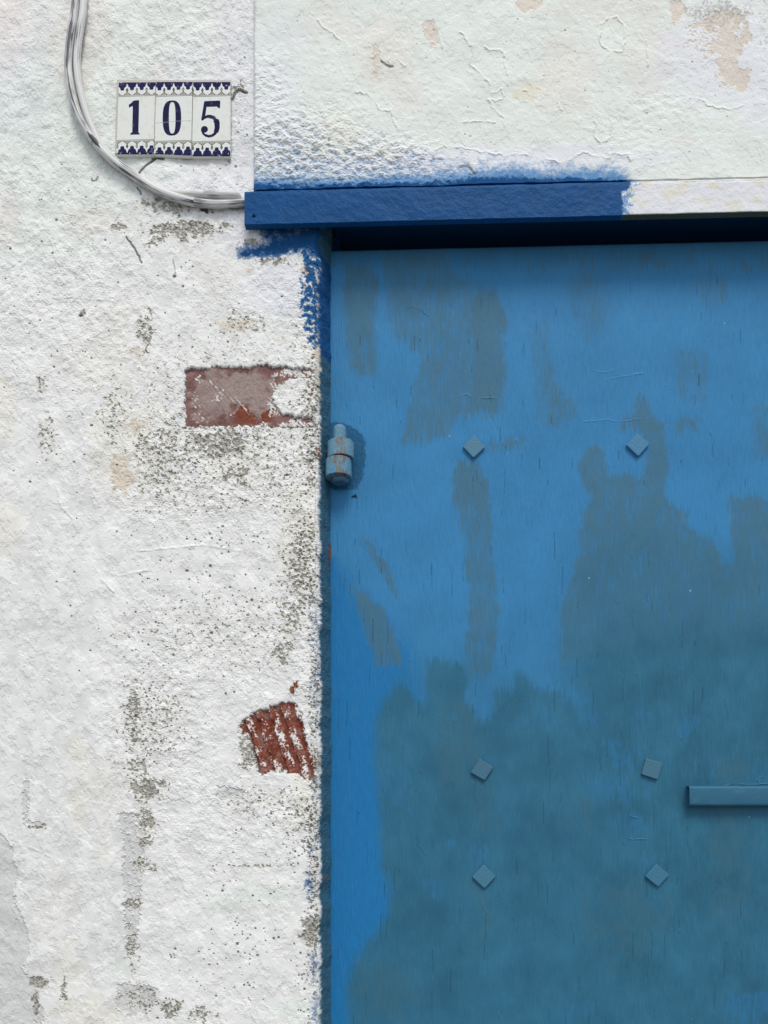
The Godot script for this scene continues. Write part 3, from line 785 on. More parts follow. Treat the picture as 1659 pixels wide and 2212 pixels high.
func build_bricks(house: Node3D) -> void:
	# a plain brick, its face worn mauve and scraped
	var F := Relief.new(351.1, 2296.6, 615.5, 2167.9, 0.9)
	var n_a := noise(41, 0.03, 4, 0.6)
	var n_b := noise(42, 0.15, 3, 0.6)
	var M := Masks.new(F.x0, F.y1, F.x0 + F.w * 0.9, F.y1 - F.h * 0.9, 3.0)
	M.add("red")
	M.add("chalk")
	M.add("grey")
	M.fill("red", [Vector2(457, 2202), Vector2(468, 2218), Vector2(485, 2202), Vector2(496, 2182), Vector2(448, 2182)], 1.0)
	M.fill("red", [Vector2(503, 2188), Vector2(516, 2206), Vector2(530, 2210), Vector2(528, 2187), Vector2(512, 2179), Vector2(485, 2178)], 0.8)
	M.stamp("grey", [[466, 2249, 72, 31, 1], [416, 2239, 54, 50, .75], [503, 2201, 36, 18, .6], [503, 2229, 36, 27, .9], [402, 2203, 36, 18, .6]], 0.6, 0.4)
	M.stamp("chalk", [[382, 2272, 9, 11, .7], [375, 2231, 11, 27, .55], [380, 2208, 13, 18, .6], [421, 2232, 14, 9, .6], [389, 2190, 18, 7, .5], [448, 2198, 13, 9, .5], [576, 2276, 45, 9, .95], [576, 2178, 54, 9, .95], [539, 2223, 18, 45, .8], [466, 2175, 108, 4, .5], [355, 2231, 4, 54, .6]], 0.9, 0.5)
	for k in 7:
		var a := Vector2(F.x0 + 40 + k * 13, F.y1 - 22 - k * 9)
		F.score([a, a + Vector2(16, -18), a + Vector2(26, -31)], 1.8, -0.5 if k % 2 else 0.6)
	F.run(func(x: float, y: float, cut: float, out: Array) -> void:
		var a := n_a.get_noise_2d(x, y)
		var b := n_b.get_noise_2d(x, y)
		var c := Vector3(0.20, 0.108, 0.098) * (1.0 + 0.45 * a + 0.3 * b)
		c = c.lerp(Vector3(0.31, 0.235, 0.215) * (1.0 + 0.25 * b), smoothstep(0.2, 0.9, M.at(M.maps.grey, x, y) + 0.4 * a))
		c = c.lerp(CLAY * (1.0 + 0.4 * b), smoothstep(0.35, 0.6, M.at(M.maps.red, x + 9.0 * a + 5.0 * b, y + 9.0 * b) + 0.4 * b + 0.3 * a))
		var diag := n_b.get_noise_2d((x + y) * 0.9, (x - y) * 0.12)
		c = c.lerp(WHITE * 0.95, smoothstep(0.52, 0.72, M.at(M.maps.chalk, x, y) * 0.75 + 0.45 * b + 0.40 * diag))
		if cut < 0.0:
			c = c.lerp(WHITE * 0.9, smoothstep(0.1, 0.3, -cut) * smoothstep(-0.1, 0.1, b))
		out[0] = 1.2 * a + 0.5 * b - cut
		out[1] = c
		out[2] = 0.9)
	part("brick", F.mesh(2, -2.4, -100.0, 4.0), F.material(0.25), house, Vector3.ZERO, "bare mauve brick showing through the plaster beside the hinge")
	# a hollow brick seen by its ribbed side
	var G := Relief.new(459.3, 1638.9, 613.6, 1477.2, 0.9)
	var m_a := noise(45, 0.04, 3, 0.6)
	var m_b := noise(46, 0.17, 3, 0.65)
	var low := Vector2(0.95, 0.31).normalized()      # across the ribs
	G.run(func(x: float, y: float, _cut: float, out: Array) -> void:
		var a := m_a.get_noise_2d(x, y)
		var b := m_b.get_noise_2d(x, y)
		var t: float = ((x - G.x0) * low.x + (y - G.y1) * low.y + 5.0 * a) / 25.0
		var ph: float = t - floorf(t)
		var rib := smoothstep(0.0, 0.16, ph) * (1.0 - smoothstep(0.55, 0.72, ph))
		var c := Vector3(0.20, 0.055, 0.034) * (1.0 + 0.5 * a + 0.35 * b)
		c = c.lerp(Vector3(0.25, 0.17, 0.15), 0.75 * smoothstep(0.1, 0.5, a + 0.6 * b))
		c = c.lerp(WHITE * 0.97, rib * smoothstep(0.10, 0.34, 0.75 * b + 0.95 * m_a.get_noise_2d(x * 0.8 + y * 0.3 + 70.0, y * 0.6 - x * 0.2)))
		out[0] = 4.5 * rib + 0.7 * a + 0.4 * b - 4.0
		out[1] = c
		out[2] = 0.9)
	part("brick", G.mesh(1, -2.0, -100.0, 4.0), G.material(0.25), house, Vector3.ZERO, "broken red brick with ribs set on edge low beside the door")


# ================================================================ door frame
func build_frame() -> void:
	var at := Vector3(626.5 * MM, 0, -0.094)
	var top := (2614.4 - 6.0) * MM
	var frame := thing("door_frame", "dark blue frame post behind the hinge side of the door", "door frame", at)
	var m := paint(NAVY_PAINT, 0.6, 0.25)
	part("post", box(Vector3(0.0, 0, -0.05), Vector3(0.026, top, 0.0)), m, frame)
	part("post", box(Vector3(0.99, 0, -0.05), Vector3(1.02, top, 0.0)), m, frame)


# ================================================================ lintel board
func build_lintel() -> void:
	var xl := 479.2
	var yt := 2614.4
	var yb := 2546.7
	var lintel := thing("lintel_board", "rough lintel board over the door, blue on its left and white on its right", "lintel", Vector3(xl * MM, yb * MM, 0))
	var shift := Vector3(-xl * MM, -yb * MM, 0)
	var xj := 515.1
	var edge := 1199.6
	var n_a := noise(51, 0.055, 3, 0.55)
	var n_b := noise(52, 0.2, 2, 0.6)
	var n_c := noise(53, 0.012, 2)
	for piece in [["board", xj + 0.3, 1760.0, 14.0, 13.0], ["end_piece", xl, xj + 2.6, 0.0, 11.0]]:
		var F := Relief.new(piece[1], yt, piece[2], yb, 1.2)
		if piece[0] == "end_piece":
			F.pit(497.2, 2565.0, 3.4, 6.0)
		F.score([Vector2(xj, yt - 4), Vector2(1100, yt - 3), Vector2(1800, yt - 7)], 2.2, 0.9)
		F.run(func(x: float, y: float, cut: float, out: Array) -> void:
			var a := n_a.get_noise_2d(x * 0.9, y * 1.2)
			var b := n_b.get_noise_2d(x, y)
			var low := n_c.get_noise_2d(x, y)
			var c := WHITE * LILAC * (0.97 + 0.03 * b + 0.04 * low)
			c *= Vector3.ONE.lerp(CREAM, smoothstep(0.1, 0.35, n_c.get_noise_2d(x * 1.3 + 50.0, y * 2.0)))
			var rag := x - edge - 13.0 * smoothstep(yt - 22.0, yt - 12.0, y)
			c = c.lerp(SPRAY, 0.85 * smoothstep(20.0, 0.0, rag + 22.0 * a + 14.0 * b))
			c = c.lerp(NAVY_PAINT * (1.0 + 0.16 * b + 0.12 * low), smoothstep(2.5, -2.0, rag + 5.0 * a))
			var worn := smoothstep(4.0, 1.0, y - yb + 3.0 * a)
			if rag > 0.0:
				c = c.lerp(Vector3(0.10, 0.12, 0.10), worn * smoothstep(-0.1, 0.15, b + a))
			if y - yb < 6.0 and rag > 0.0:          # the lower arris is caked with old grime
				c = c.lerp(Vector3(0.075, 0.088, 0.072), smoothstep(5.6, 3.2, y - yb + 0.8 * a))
			var under := minf(y - yb, yt - y)
			out[0] = 0.7 * a + 0.28 * b + 1.0 * low - cut - (0.35 * pow(3.0 - under, 2.0) if under < 3.0 else 0.0)
			out[1] = c
			out[2] = 0.5 if rag < 0.0 else 0.85)
		part(piece[0], F.mesh(2, 26.0 if piece[0] == "board" else 25.8, piece[4]), F.material(0.2), lintel, shift)
	var dark_hole_disc := CylinderMesh.new()
	dark_hole_disc.top_radius = 0.0022
	dark_hole_disc.bottom_radius = 0.0022
	dark_hole_disc.height = 0.003
	dark_hole_disc.radial_segments = 12
	var o := part("dark_hole_disc", dark_hole_disc, paint(Vector3(0.10, 0.08, 0.07), 0.6), lintel, shift + Vector3(497.6, 2564.5 , 0) * MM + Vector3(0, 0, 0.0205))  # added dark disc that stands in for the darkness of the small hole
	o.rotation.x = PI / 2


# ================================================================ door
func build_door() -> void:
	var xl := 635.8
	var yt := 2548.4
	var door := thing("blue_door", "patchily painted blue door with diamond plates and a pull bar", "door", Vector3((xl + 500) * MM, 0.02, -0.048))
	var shift := -door.position
	var F := Relief.new(xl, yt, xl + 985.0, 30.0, 1.3)
	F.steady = 0.25
	var flecks := []
	var M := Masks.new(xl, yt, xl + 985.0, 30.0, 5.0)
	var B := Masks.new(xl, yt, xl + 985.0, 30.0, 24.0)      # broad passes of the brush
	B.add("scumble")
	B.add("deep")
	for k in ["teal", "grey", "deep", "light", "brown", "halo"]:
		M.add(k)
	# where the older grey coat shows
	M.fill("grey", [Vector2(663, 2532), Vector2(666, 2428), Vector2(672, 2329), Vector2(683, 2305), Vector2(710, 2301), Vector2(737, 2304), Vector2(729, 2350), Vector2(726, 2410), Vector2(737, 2465), Vector2(721, 2514)], 0.85)
	M.fill("grey", [Vector2(743, 2546), Vector2(868, 2543), Vector2(884, 2505), Vector2(917, 2482), Vector2(971, 2460), Vector2(992, 2399), Vector2(987, 2324), Vector2(992, 2280), Vector2(987, 2237), Vector2(971, 2210), Vector2(900, 2211), Vector2(884, 2195), Vector2(873, 2168), Vector2(786, 2158), Vector2(775, 2153), Vector2(792, 2218), Vector2(808, 2283), Vector2(819, 2343), Vector2(770, 2371), Vector2(748, 2426)], 0.66)
	M.fill("grey", [Vector2(922, 2444), Vector2(971, 2449), Vector2(987, 2400), Vector2(976, 2356), Vector2(987, 2313), Vector2(987, 2280), Vector2(971, 2237), Vector2(965, 2210), Vector2(900, 2211), Vector2(922, 2260), Vector2(927, 2341), Vector2(925, 2390)], 0.95)
	M.fill("grey", [Vector2(949, 2156), Vector2(1030, 2171), Vector2(1025, 2155), Vector2(960, 2140)], 0.8)
	M.fill("grey", [Vector2(895, 2119), Vector2(922, 2124), Vector2(949, 2091), Vector2(957, 2053), Vector2(952, 2009), Vector2(884, 2037), Vector2(884, 2097)], 0.95)
	M.fill("grey", [Vector2(884, 2043), Vector2(960, 2042), Vector2(965, 1933), Vector2(976, 1835), Vector2(971, 1770), Vector2(960, 1695), Vector2(908, 1695), Vector2(914, 1825), Vector2(906, 1961)], 0.70)
	M.fill("grey", [Vector2(1068, 2181), Vector2(1132, 2207), Vector2(1127, 2234), Vector2(1089, 2278), Vector2(1073, 2311), Vector2(1057, 2279), Vector2(1073, 2230)], 0.62)
	M.fill("grey", [Vector2(1202, 2195), Vector2(1245, 2205), Vector2(1245, 2249), Vector2(1271, 2232), Vector2(1282, 2205), Vector2(1303, 2188), Vector2(1309, 2091), Vector2(1303, 2038), Vector2(1351, 2015), Vector2(1356, 2005), Vector2(1330, 1999), Vector2(1378, 1967), Vector2(1404, 1950), Vector2(1415, 1907), Vector2(1436, 1912), Vector2(1431, 2009), Vector2(1420, 2047), Vector2(1473, 2041), Vector2(1526, 2035), Vector2(1526, 1713), Vector2(1100, 1715), Vector2(1100, 1824), Vector2(1116, 1878), Vector2(1132, 1932), Vector2(1138, 2007), Vector2(1159, 2039), Vector2(1143, 2061), Vector2(1132, 2115), Vector2(1154, 2153), Vector2(1175, 2147), Vector2(1191, 2125), Vector2(1186, 2093), Vector2(1207, 2087), Vector2(1261, 2092), Vector2(1271, 2146), Vector2(1250, 2178)], 0.86)
	M.fill("grey", [Vector2(1325, 2199), Vector2(1356, 2206), Vector2(1383, 2203), Vector2(1362, 2190), Vector2(1378, 2174), Vector2(1325, 2177)], 0.8)
	M.fill("grey", [Vector2(1250, 2534), Vector2(1309, 2512), Vector2(1303, 2493), Vector2(1261, 2518)], 0.8)
	M.fill("grey", [Vector2(1473, 2229), Vector2(1579, 2227), Vector2(1579, 2114), Vector2(1473, 2116)], 0.5)
	M.fill("grey", [Vector2(693, 1982), Vector2(715, 1969), Vector2(743, 1925), Vector2(767, 1886), Vector2(773, 1851), Vector2(751, 1876), Vector2(724, 1925)], 0.9)
	M.fill("grey", [Vector2(676, 1882), Vector2(693, 1876), Vector2(732, 1827), Vector2(764, 1788), Vector2(784, 1717), Vector2(729, 1718), Vector2(693, 1827)], 0.9)
	M.fill("grey", [Vector2(633, 2554), Vector2(1579, 2559), Vector2(1579, 2489), Vector2(1314, 2495), Vector2(1100, 2489), Vector2(884, 2516), Vector2(743, 2530), Vector2(636, 2521)], 0.40)
	M.fill("grey", [Vector2(1100, 2500), Vector2(1197, 2503), Vector2(1191, 2390), Vector2(1159, 2353), Vector2(1116, 2419)], 0.42)
	M.fill("grey", [Vector2(1356, 2521), Vector2(1420, 2514), Vector2(1431, 2434), Vector2(1388, 2413), Vector2(1356, 2467)], 0.44)
	M.fill("grey", [Vector2(1035, 2399), Vector2(1078, 2408), Vector2(1084, 2203), Vector2(1046, 2203)], 0.42)
	M.fill("grey", [Vector2(1314, 2350), Vector2(1388, 2332), Vector2(1388, 2230), Vector2(1330, 2231)], 0.42)
	# the darker teal below
	M.fill("teal", [Vector2(729, 1607), Vector2(743, 1645), Vector2(775, 1678), Vector2(797, 1672), Vector2(808, 1637), Vector2(830, 1637), Vector2(830, 1721), Vector2(857, 1726), Vector2(906, 1720), Vector2(917, 1682), Vector2(908, 1644), Vector2(938, 1606), Vector2(949, 1595), Vector2(965, 1622), Vector2(960, 1666), Vector2(1003, 1666), Vector2(1008, 1717), Vector2(1035, 1682), Vector2(1062, 1665), Vector2(1111, 1665), Vector2(1154, 1595), Vector2(1261, 1540), Vector2(1394, 1551), Vector2(1526, 1518), Vector2(1526, 1001), Vector2(1526, 264), Vector2(644, 241), Vector2(661, 842), Vector2(677, 992), Vector2(666, 1050), Vector2(672, 1077), Vector2(693, 1132), Vector2(721, 1171), Vector2(754, 1214), Vector2(759, 1263), Vector2(737, 1302), Vector2(737, 1361), Vector2(734, 1443), Vector2(729, 1525)], 0.95)
	B.fill("scumble", [Vector2(1121, 1757), Vector2(1579, 1786), Vector2(1579, 265), Vector2(1121, 253)], 1.0)
	B.fill("scumble", [Vector2(1113, 1681), Vector2(1111, 1746), Vector2(1116, 1833), Vector2(1132, 1903), Vector2(1207, 1999), Vector2(1261, 1961), Vector2(1367, 1928), Vector2(1526, 1942), Vector2(1526, 1711), Vector2(1138, 1660)], 0.46)
	B.fill("scumble", [Vector2(737, 1645), Vector2(775, 1699), Vector2(830, 1737), Vector2(917, 1742), Vector2(1014, 1741), Vector2(1116, 1725), Vector2(1138, 1643), Vector2(938, 1590), Vector2(732, 1591)], 0.34)
	M.fill("grey", [Vector2(688, 1836), Vector2(743, 1836), Vector2(764, 1787), Vector2(770, 1754), Vector2(726, 1765), Vector2(704, 1793)], 0.9)
	M.fill("grey", [Vector2(908, 1775), Vector2(971, 1774), Vector2(968, 1753), Vector2(906, 1750)], 0.9)
	B.fill("deep", [Vector2(611, 1968), Vector2(672, 1907), Vector2(792, 1792), Vector2(841, 1661), Vector2(841, 1519), Vector2(841, 1318), Vector2(841, 1171), Vector2(775, 993), Vector2(754, 244), Vector2(611, 240)], 0.8)
	M.stamp("light", [[1218, 1535, 37, 37, .62], [1202, 1465, 63, 26, .6], [1234, 1395, 37, 32, .6], [1351, 1589, 24, 34, .6], [938, 1340, 24, 21, .6], [846, 1264, 24, 29, .6], [1473, 1035, 63, 32, .75], [1132, 1027, 37, 26, .45], [1261, 1611, 32, 32, .45], [770, 1471, 42, 63, .5], [1046, 1606, 84, 42, .4], [1383, 1513, 26, 32, .5], [879, 1356, 11, 11, .7], [1282, 1314, 21, 21, .5], [1127, 1643, 32, 21, .5], [1489, 1502, 26, 21, .5], [1154, 1487, 32, 32, .4], [1003, 1432, 32, 63, .3]], 0.7, 0.5)
	M.stamp("brown", [[895, 1541, 48, 84, .7], [1431, 1347, 42, 158, .6], [949, 1422, 32, 53, .5], [1223, 1206, 84, 74, .6], [748, 1062, 63, 63, .6], [1132, 1411, 37, 42, .5], [1436, 1508, 48, 21, .6], [933, 1210, 26, 79, .5], [992, 1617, 32, 16, .3]], 0.7, 0.5)
	M.stamp("brown", [[677, 2351, 21, 32, .5], [954, 2340, 26, 84, .7], [960, 2237, 32, 21, .6], [1447, 1901, 48, 84, .6], [1277, 2200, 32, 32, .5], [693, 2438, 16, 63, .5]], 0.7, 0.5)
	M.fill("halo", [Vector2(625, 2197), Vector2(645, 2204), Vector2(667, 2199), Vector2(690, 2188), Vector2(705, 2171), Vector2(709, 2134), Vector2(703, 2092), Vector2(692, 2068), Vector2(657, 2063), Vector2(625, 2074)], 0.95)
	M.blur("grey", 1)
	B.blur("deep", 5)
	B.blur("scumble", 4)
	M.blur("teal", 4)
	M.blur("halo", 1)
	var rng := RandomNumberGenerator.new()
	rng.seed = 31
	for k in 420:                                # checks in the timber
		var p := Vector2(xl + rng.randf_range(15, 960), rng.randf_range(900, 2520))
		var l := rng.randf_range(12, 60) * (0.5 if p.y > 2000 else 1.0)
		F.score([p, p + Vector2(rng.randf_range(-0.8, 0.8), -l * 0.5), p + Vector2(rng.randf_range(-1.4, 1.4), -l)], 1.0, rng.randf_range(0.3, 0.8))
	for k in 120:                                # runs and grit in the paint
		var p := Vector2(xl + rng.randf_range(15, 960), rng.randf_range(900, 2520))
		F.pit(p.x, p.y, rng.randf_range(1.4, 2.6), 0.4)
		F.score([p + Vector2(30, 0), p + Vector2(30.5, -rng.randf_range(2, 9))], 1.8, -rng.randf_range(0.4, 1.1))
	for p in [[Vector2(892, 2250), Vector2(911, 2254), Vector2(922, 2248), Vector2(976, 2245)], [Vector2(1164, 2296), Vector2(1186, 2293), Vector2(1202, 2297)], [Vector2(1186, 2279), Vector2(1261, 2290)], [Vector2(1143, 2196), Vector2(1191, 2198), Vector2(1213, 2194), Vector2(1261, 2200)], [Vector2(792, 2430), Vector2(803, 2432), Vector2(819, 2427), Vector2(835, 2413)]]:
		F.score(p, 2.0, -0.7)
	for p in [[Vector2(1218, 1370), Vector2(1239, 1364), Vector2(1266, 1365)], [Vector2(1234, 1411), Vector2(1250, 1406)], [Vector2(819, 1351), Vector2(829, 1332)], [Vector2(898, 1253), Vector2(899, 1139)], [Vector2(942, 1259), Vector2(943, 1226)], [Vector2(925, 1476), Vector2(930, 1443)], [Vector2(1330, 1228), Vector2(1332, 1180)]]:
		F.score(p, 2.0, -0.8)
	F.score([Vector2(1420, 1471), Vector2(1441, 1476), Vector2(1463, 1472), Vector2(1526, 1476)], 2.2, -1.0)
	F.score([Vector2(1431, 1476), Vector2(1432, 1482)], 2.0, -0.9)
	F.score([Vector2(1486, 1476), Vector2(1484, 1483), Vector2(1494, 1489)], 2.0, -0.9)
	F.score([Vector2(948, 1480), Vector2(949, 1468)], 2.2, -1.0)
	F.score([Vector2(1277, 1476), Vector2(1277, 1458)], 1.8, -0.8)
	for k in 10:                                 # flecks of whitewash
		var p := Vector2(xl + rng.randf_range(15, 960), rng.randf_range(950, 2520))
		flecks.append(Vector3(p.x, p.y, rng.randf_range(0.7, 1.1)))
	var n_streak := noise(61, 0.12, 3, 0.6)
	var n_warp := noise(62, 0.05, 3, 0.6)
	var n_low := noise(63, 0.006, 3)
	var n_grain := noise(64, 0.3, 2, 0.6)
	var n_dab := noise(65, 0.022, 4, 0.6)
	var mp: Dictionary = M.maps
	var bp: Dictionary = B.maps
	F.run(func(x: float, y: float, cut: float, out: Array) -> void:
		var streak := n_streak.get_noise_2d(x * 1.6, y * 0.10)
		var hair := n_grain.get_noise_2d(x * 1.6, y * 0.07)
		var low := n_low.get_noise_2d(x, y)
		var dab := n_dab.get_noise_2d(x, y * 0.6)
		var wx := x + 7.0 * n_warp.get_noise_2d(x, y * 0.5)
		var wy := y + 9.0 * n_warp.get_noise_2d(x * 0.8 + 500.0, y * 0.3) + 6.0 * streak
		var dry := 0.45 * streak + 0.30 * hair + 0.25 * dab
		var c := SKY_COAT * (1.0 + 0.10 * low + 0.05 * streak)
		c = c.lerp(DEEP_COAT * (1.0 + 0.06 * streak), smoothstep(0.25, 0.75, B.at(bp.deep, wx, wy) + 0.5 * dry))
		# the older coat shows where the blue was brushed out thin
		var g := M.at(mp.grey, wx, wy + 15.0 * streak + 9.0 * hair)
		var old := GREY_COAT.lerp(BROWN_COAT * 1.25, clampf(M.at(mp.brown, wx, wy) + 0.6 * dab, 0.0, 1.0) * 0.2)
		var worn := clampf(g * (0.86 + 0.95 * dry) + 1.6 * dry * g * (1.0 - g) + 0.34 * smoothstep(0.02, 0.5, dry), 0.0, 1.0)
		worn = maxf(0.92 * smoothstep(0.10, 0.86, worn), 0.6 * worn)
		c = c.lerp(old * (1.0 + 0.08 * streak), worn)
		var t := maxf(M.at(mp.teal, wx, wy + 14.0 * streak + 8.0 * hair), B.at(bp.scumble, wx + 30.0 * dab, wy + 60.0 * dab) * smoothstep(0.0, 40.0, x - xl - 90.0))
		if t > 0.01:
			var dk := TEAL_COAT * (1.0 + 0.20 * low + 0.08 * streak + 0.12 * dab)
			dk = dk.lerp(BROWN_COAT, 0.55 * smoothstep(0.15, 0.75, M.at(mp.brown, wx, wy) + 0.5 * dab))
			dk = dk.lerp(SKY_COAT * 0.78, 0.55 * smoothstep(0.30, 0.80, M.at(mp.light, wx, wy) + 0.8 * dry))
			c = c.lerp(dk, clampf(t * 1.04 + 2.6 * (dry - 0.02) * t * (1.0 - t) + 0.25 * dry * t, 0.0, 1.0))
		var ha := M.at(mp.halo, x + 4.0 * n_warp.get_noise_2d(x * 2.0, y * 2.0), y)
		if ha > 0.05:
			c = c.lerp(Vector3(0.017, 0.098, 0.205) * (1.0 + 0.4 * n_grain.get_noise_2d(x * 0.5, y * 0.5)), smoothstep(0.35, 0.6, ha + 0.3 * hair))
		c *= 1.0 + 0.11 * hair
		if cut > 0.0:
			c = c.lerp(Vector3(0.012, 0.05, 0.09), smoothstep(0.3, 0.8, cut) * 0.55)
		for q in flecks:
			if absf(q.y - y) < 2.0 and absf(q.x - x) < q.z and Vector2(q.x - x, (q.y - y) * 0.6).length() < q.z:
				c = Vector3(0.42, 0.52, 0.56)
		var from_edge := minf(x - xl, yt - y)
		out[0] = 0.34 * streak + 0.28 * hair + 0.5 * low + 0.16 * n_grain.get_noise_2d(x * 0.35, y * 0.2) + 0.25 * dab - cut - (0.15 * pow(4.0 - from_edge, 2.0) if from_edge < 4.0 else 0.0)
		out[1] = c
		out[2] = 0.50 + 0.12 * dab + 0.1 * hair)
	part("door_leaf", F.mesh(3, -48.0, -90.0), F.material(0.22), door, shift)
	# square steel plates over the bolts, set on their corners
	var rough_paint := NoiseTexture2D.new()
	rough_paint.width = 128
	rough_paint.height = 128
	rough_paint.noise = noise(71, 0.06, 4, 0.6)
	var spots := [[924.6, 2146.3, 47.0, 31.0, GREY_COAT * 1.08], [1248.1, 2146.1, 43.0, 31.0, SKY_COAT.lerp(GREY_COAT, 0.7)], [941.2, 1502.8, 32.0, 31.0, GREY_COAT * 0.82], [1275.4, 1504.2, 17.0, 32.0, GREY_COAT * 0.85], [944.9, 1289.9, 43.0, 32.5, GREY_COAT.lerp(TEAL_COAT, 0.45)], [1286.3, 1292.9, 41.0, 31.5, TEAL_COAT.lerp(GREY_COAT, 0.3)]]
	for s in spots:
		var o := []
		var q := RandomNumberGenerator.new()
		q.seed = int(s[0] * 7 + s[1])
		for k in 4:
			var v: Vector2 = Vector2(0.5, 0.5).rotated(-k * PI / 2 - deg_to_rad(s[2])) * (s[3] + q.randf_range(-1.2, 1.2)) * MM
			for e in [-0.05, 0.05]:
				o.append(v.rotated(-e))
		var pm := paint(s[4] * 1.22, 0.5, 0.3)
		pm.heightmap_enabled = true
		pm.heightmap_texture = rough_paint
		pm.heightmap_scale = 0.05
		part("bolt_plate", plate(o, 0.0068, 0.0010), pm, door, shift + Vector3(s[0] * MM, s[1] * MM, -0.0482))
	build_bar(door, shift)
	build_hinge(door, shift)


# the square tube that serves as a pull bar, open at its left end
func build_bar(door: Node3D, shift: Vector3) -> void:
	var x0 := 1351.7 - 8.0
	var x1 := xr_bar()
	var yc := 1450.5
	var hh := 20.0
	var dep := 21.0
	var rr := 6.0
	var wall := 1.9
	# outline points as (z, y), built plainly: four rounded corners
	var outline := func(inset: float) -> Array:
		var pts := []
		var r := maxf(rr - inset, 1.2)
		for k in 4:
			var sy := 1.0 if k == 0 or k == 1 else -1.0
			var sz := 1.0 if k == 0 or k == 3 else -1.0
			for q in 5:
				var a := k * PI / 2.0 + q * PI / 8.0
				pts.append(Vector2(dep / 2.0 + sz * (dep / 2.0 - inset - r) + r * cos(a), sy * (hh - inset - r) + r * sin(a)))
		return pts
	var outer: Array = outline.call(0.0)
	var inner: Array = outline.call(wall)
	var st := SurfaceTool.new()
	st.begin(Mesh.PRIMITIVE_TRIANGLES)
	var n := outer.size()
	var rg := RandomNumberGenerator.new()
	rg.seed = 9
	var to3 := func(p: Vector2, x: float) -> Vector3: return Vector3(x, yc + p.y, -47.8 + p.x) * MM
	var segs := 24
	for k in n:
		var a: Vector2 = outer[k]
		var b: Vector2 = outer[(k + 1) % n]
		var ai: Vector2 = inner[k]
		var bi: Vector2 = inner[(k + 1) % n]
		st.set_smooth_group(1)
		for s in segs:
			var xa := lerpf(x0, x1, s / float(segs))
			var xb := lerpf(x0, x1, (s + 1) / float(segs))
			quad(st, to3.call(b, xa), to3.call(b, xb), to3.call(a, xb), to3.call(a, xa))
		st.set_smooth_group(2)
		quad(st, to3.call(ai, x0), to3.call(ai, x1), to3.call(bi, x1), to3.call(bi, x0))
		st.set_smooth_group(3)
		quad(st, to3.call(bi, x0), to3.call(b, x0), to3.call(a, x0), to3.call(ai, x0))
		quad(st, to3.call(ai, x1), to3.call(a, x1), to3.call(b, x1), to3.call(bi, x1))
	st.generate_normals()
	var nt := NoiseTexture2D.new()
	nt.width = 512
	nt.height = 512
	nt.seamless = true
	nt.noise = noise(73, 0.012, 4, 0.6)
	var ramp := Gradient.new()
	ramp.set_color(0, Color(0.17, 0.39, 0.50))
	ramp.set_color(1, Color(0.25, 0.43, 0.53))
	ramp.add_point(0.62, Color(0.20, 0.38, 0.48))
	nt.color_ramp = ramp
	var m := paint(Vector3.ONE, 0.42, 0.3)
	m.albedo_texture = nt
	m.heightmap_enabled = true
	m.heightmap_texture = nt
	m.heightmap_scale = 0.08
	m.uv1_triplanar = true
	m.uv1_scale = Vector3(4, 4, 4)
	part("pull_bar", st.commit(), m, door, shift, "square steel tube open at its left end")


func xr_bar() -> float:
	return 1595.0


# a barrel hinge: pin, two knuckles and the nut below
func lathe(profile: Array, seg := 40, wob := 0.0) -> ArrayMesh:   # profile of Vector2(radius, y) from the bottom up
	var st := SurfaceTool.new()
	st.begin(Mesh.PRIMITIVE_TRIANGLES)
	var nz := noise(81, 40.0, 3)
	var pt := func(k: int, a: float) -> Vector3:
		var p: Vector2 = profile[k]
		var r := p.x * (1.0 + wob * nz.get_noise_3d(cos(a) * 0.02, p.y, sin(a) * 0.02))
		return Vector3(r * cos(a), p.y, r * sin(a))
	for k in profile.size() - 1:
		st.set_smooth_group(k)
		for s in seg:
			var a := TAU * s / seg
			var b := TAU * (s + 1) / seg
			quad(st, pt.call(k + 1, b), pt.call(k + 1, a), pt.call(k, a), pt.call(k, b))
	st.generate_normals()
	return st.commit()


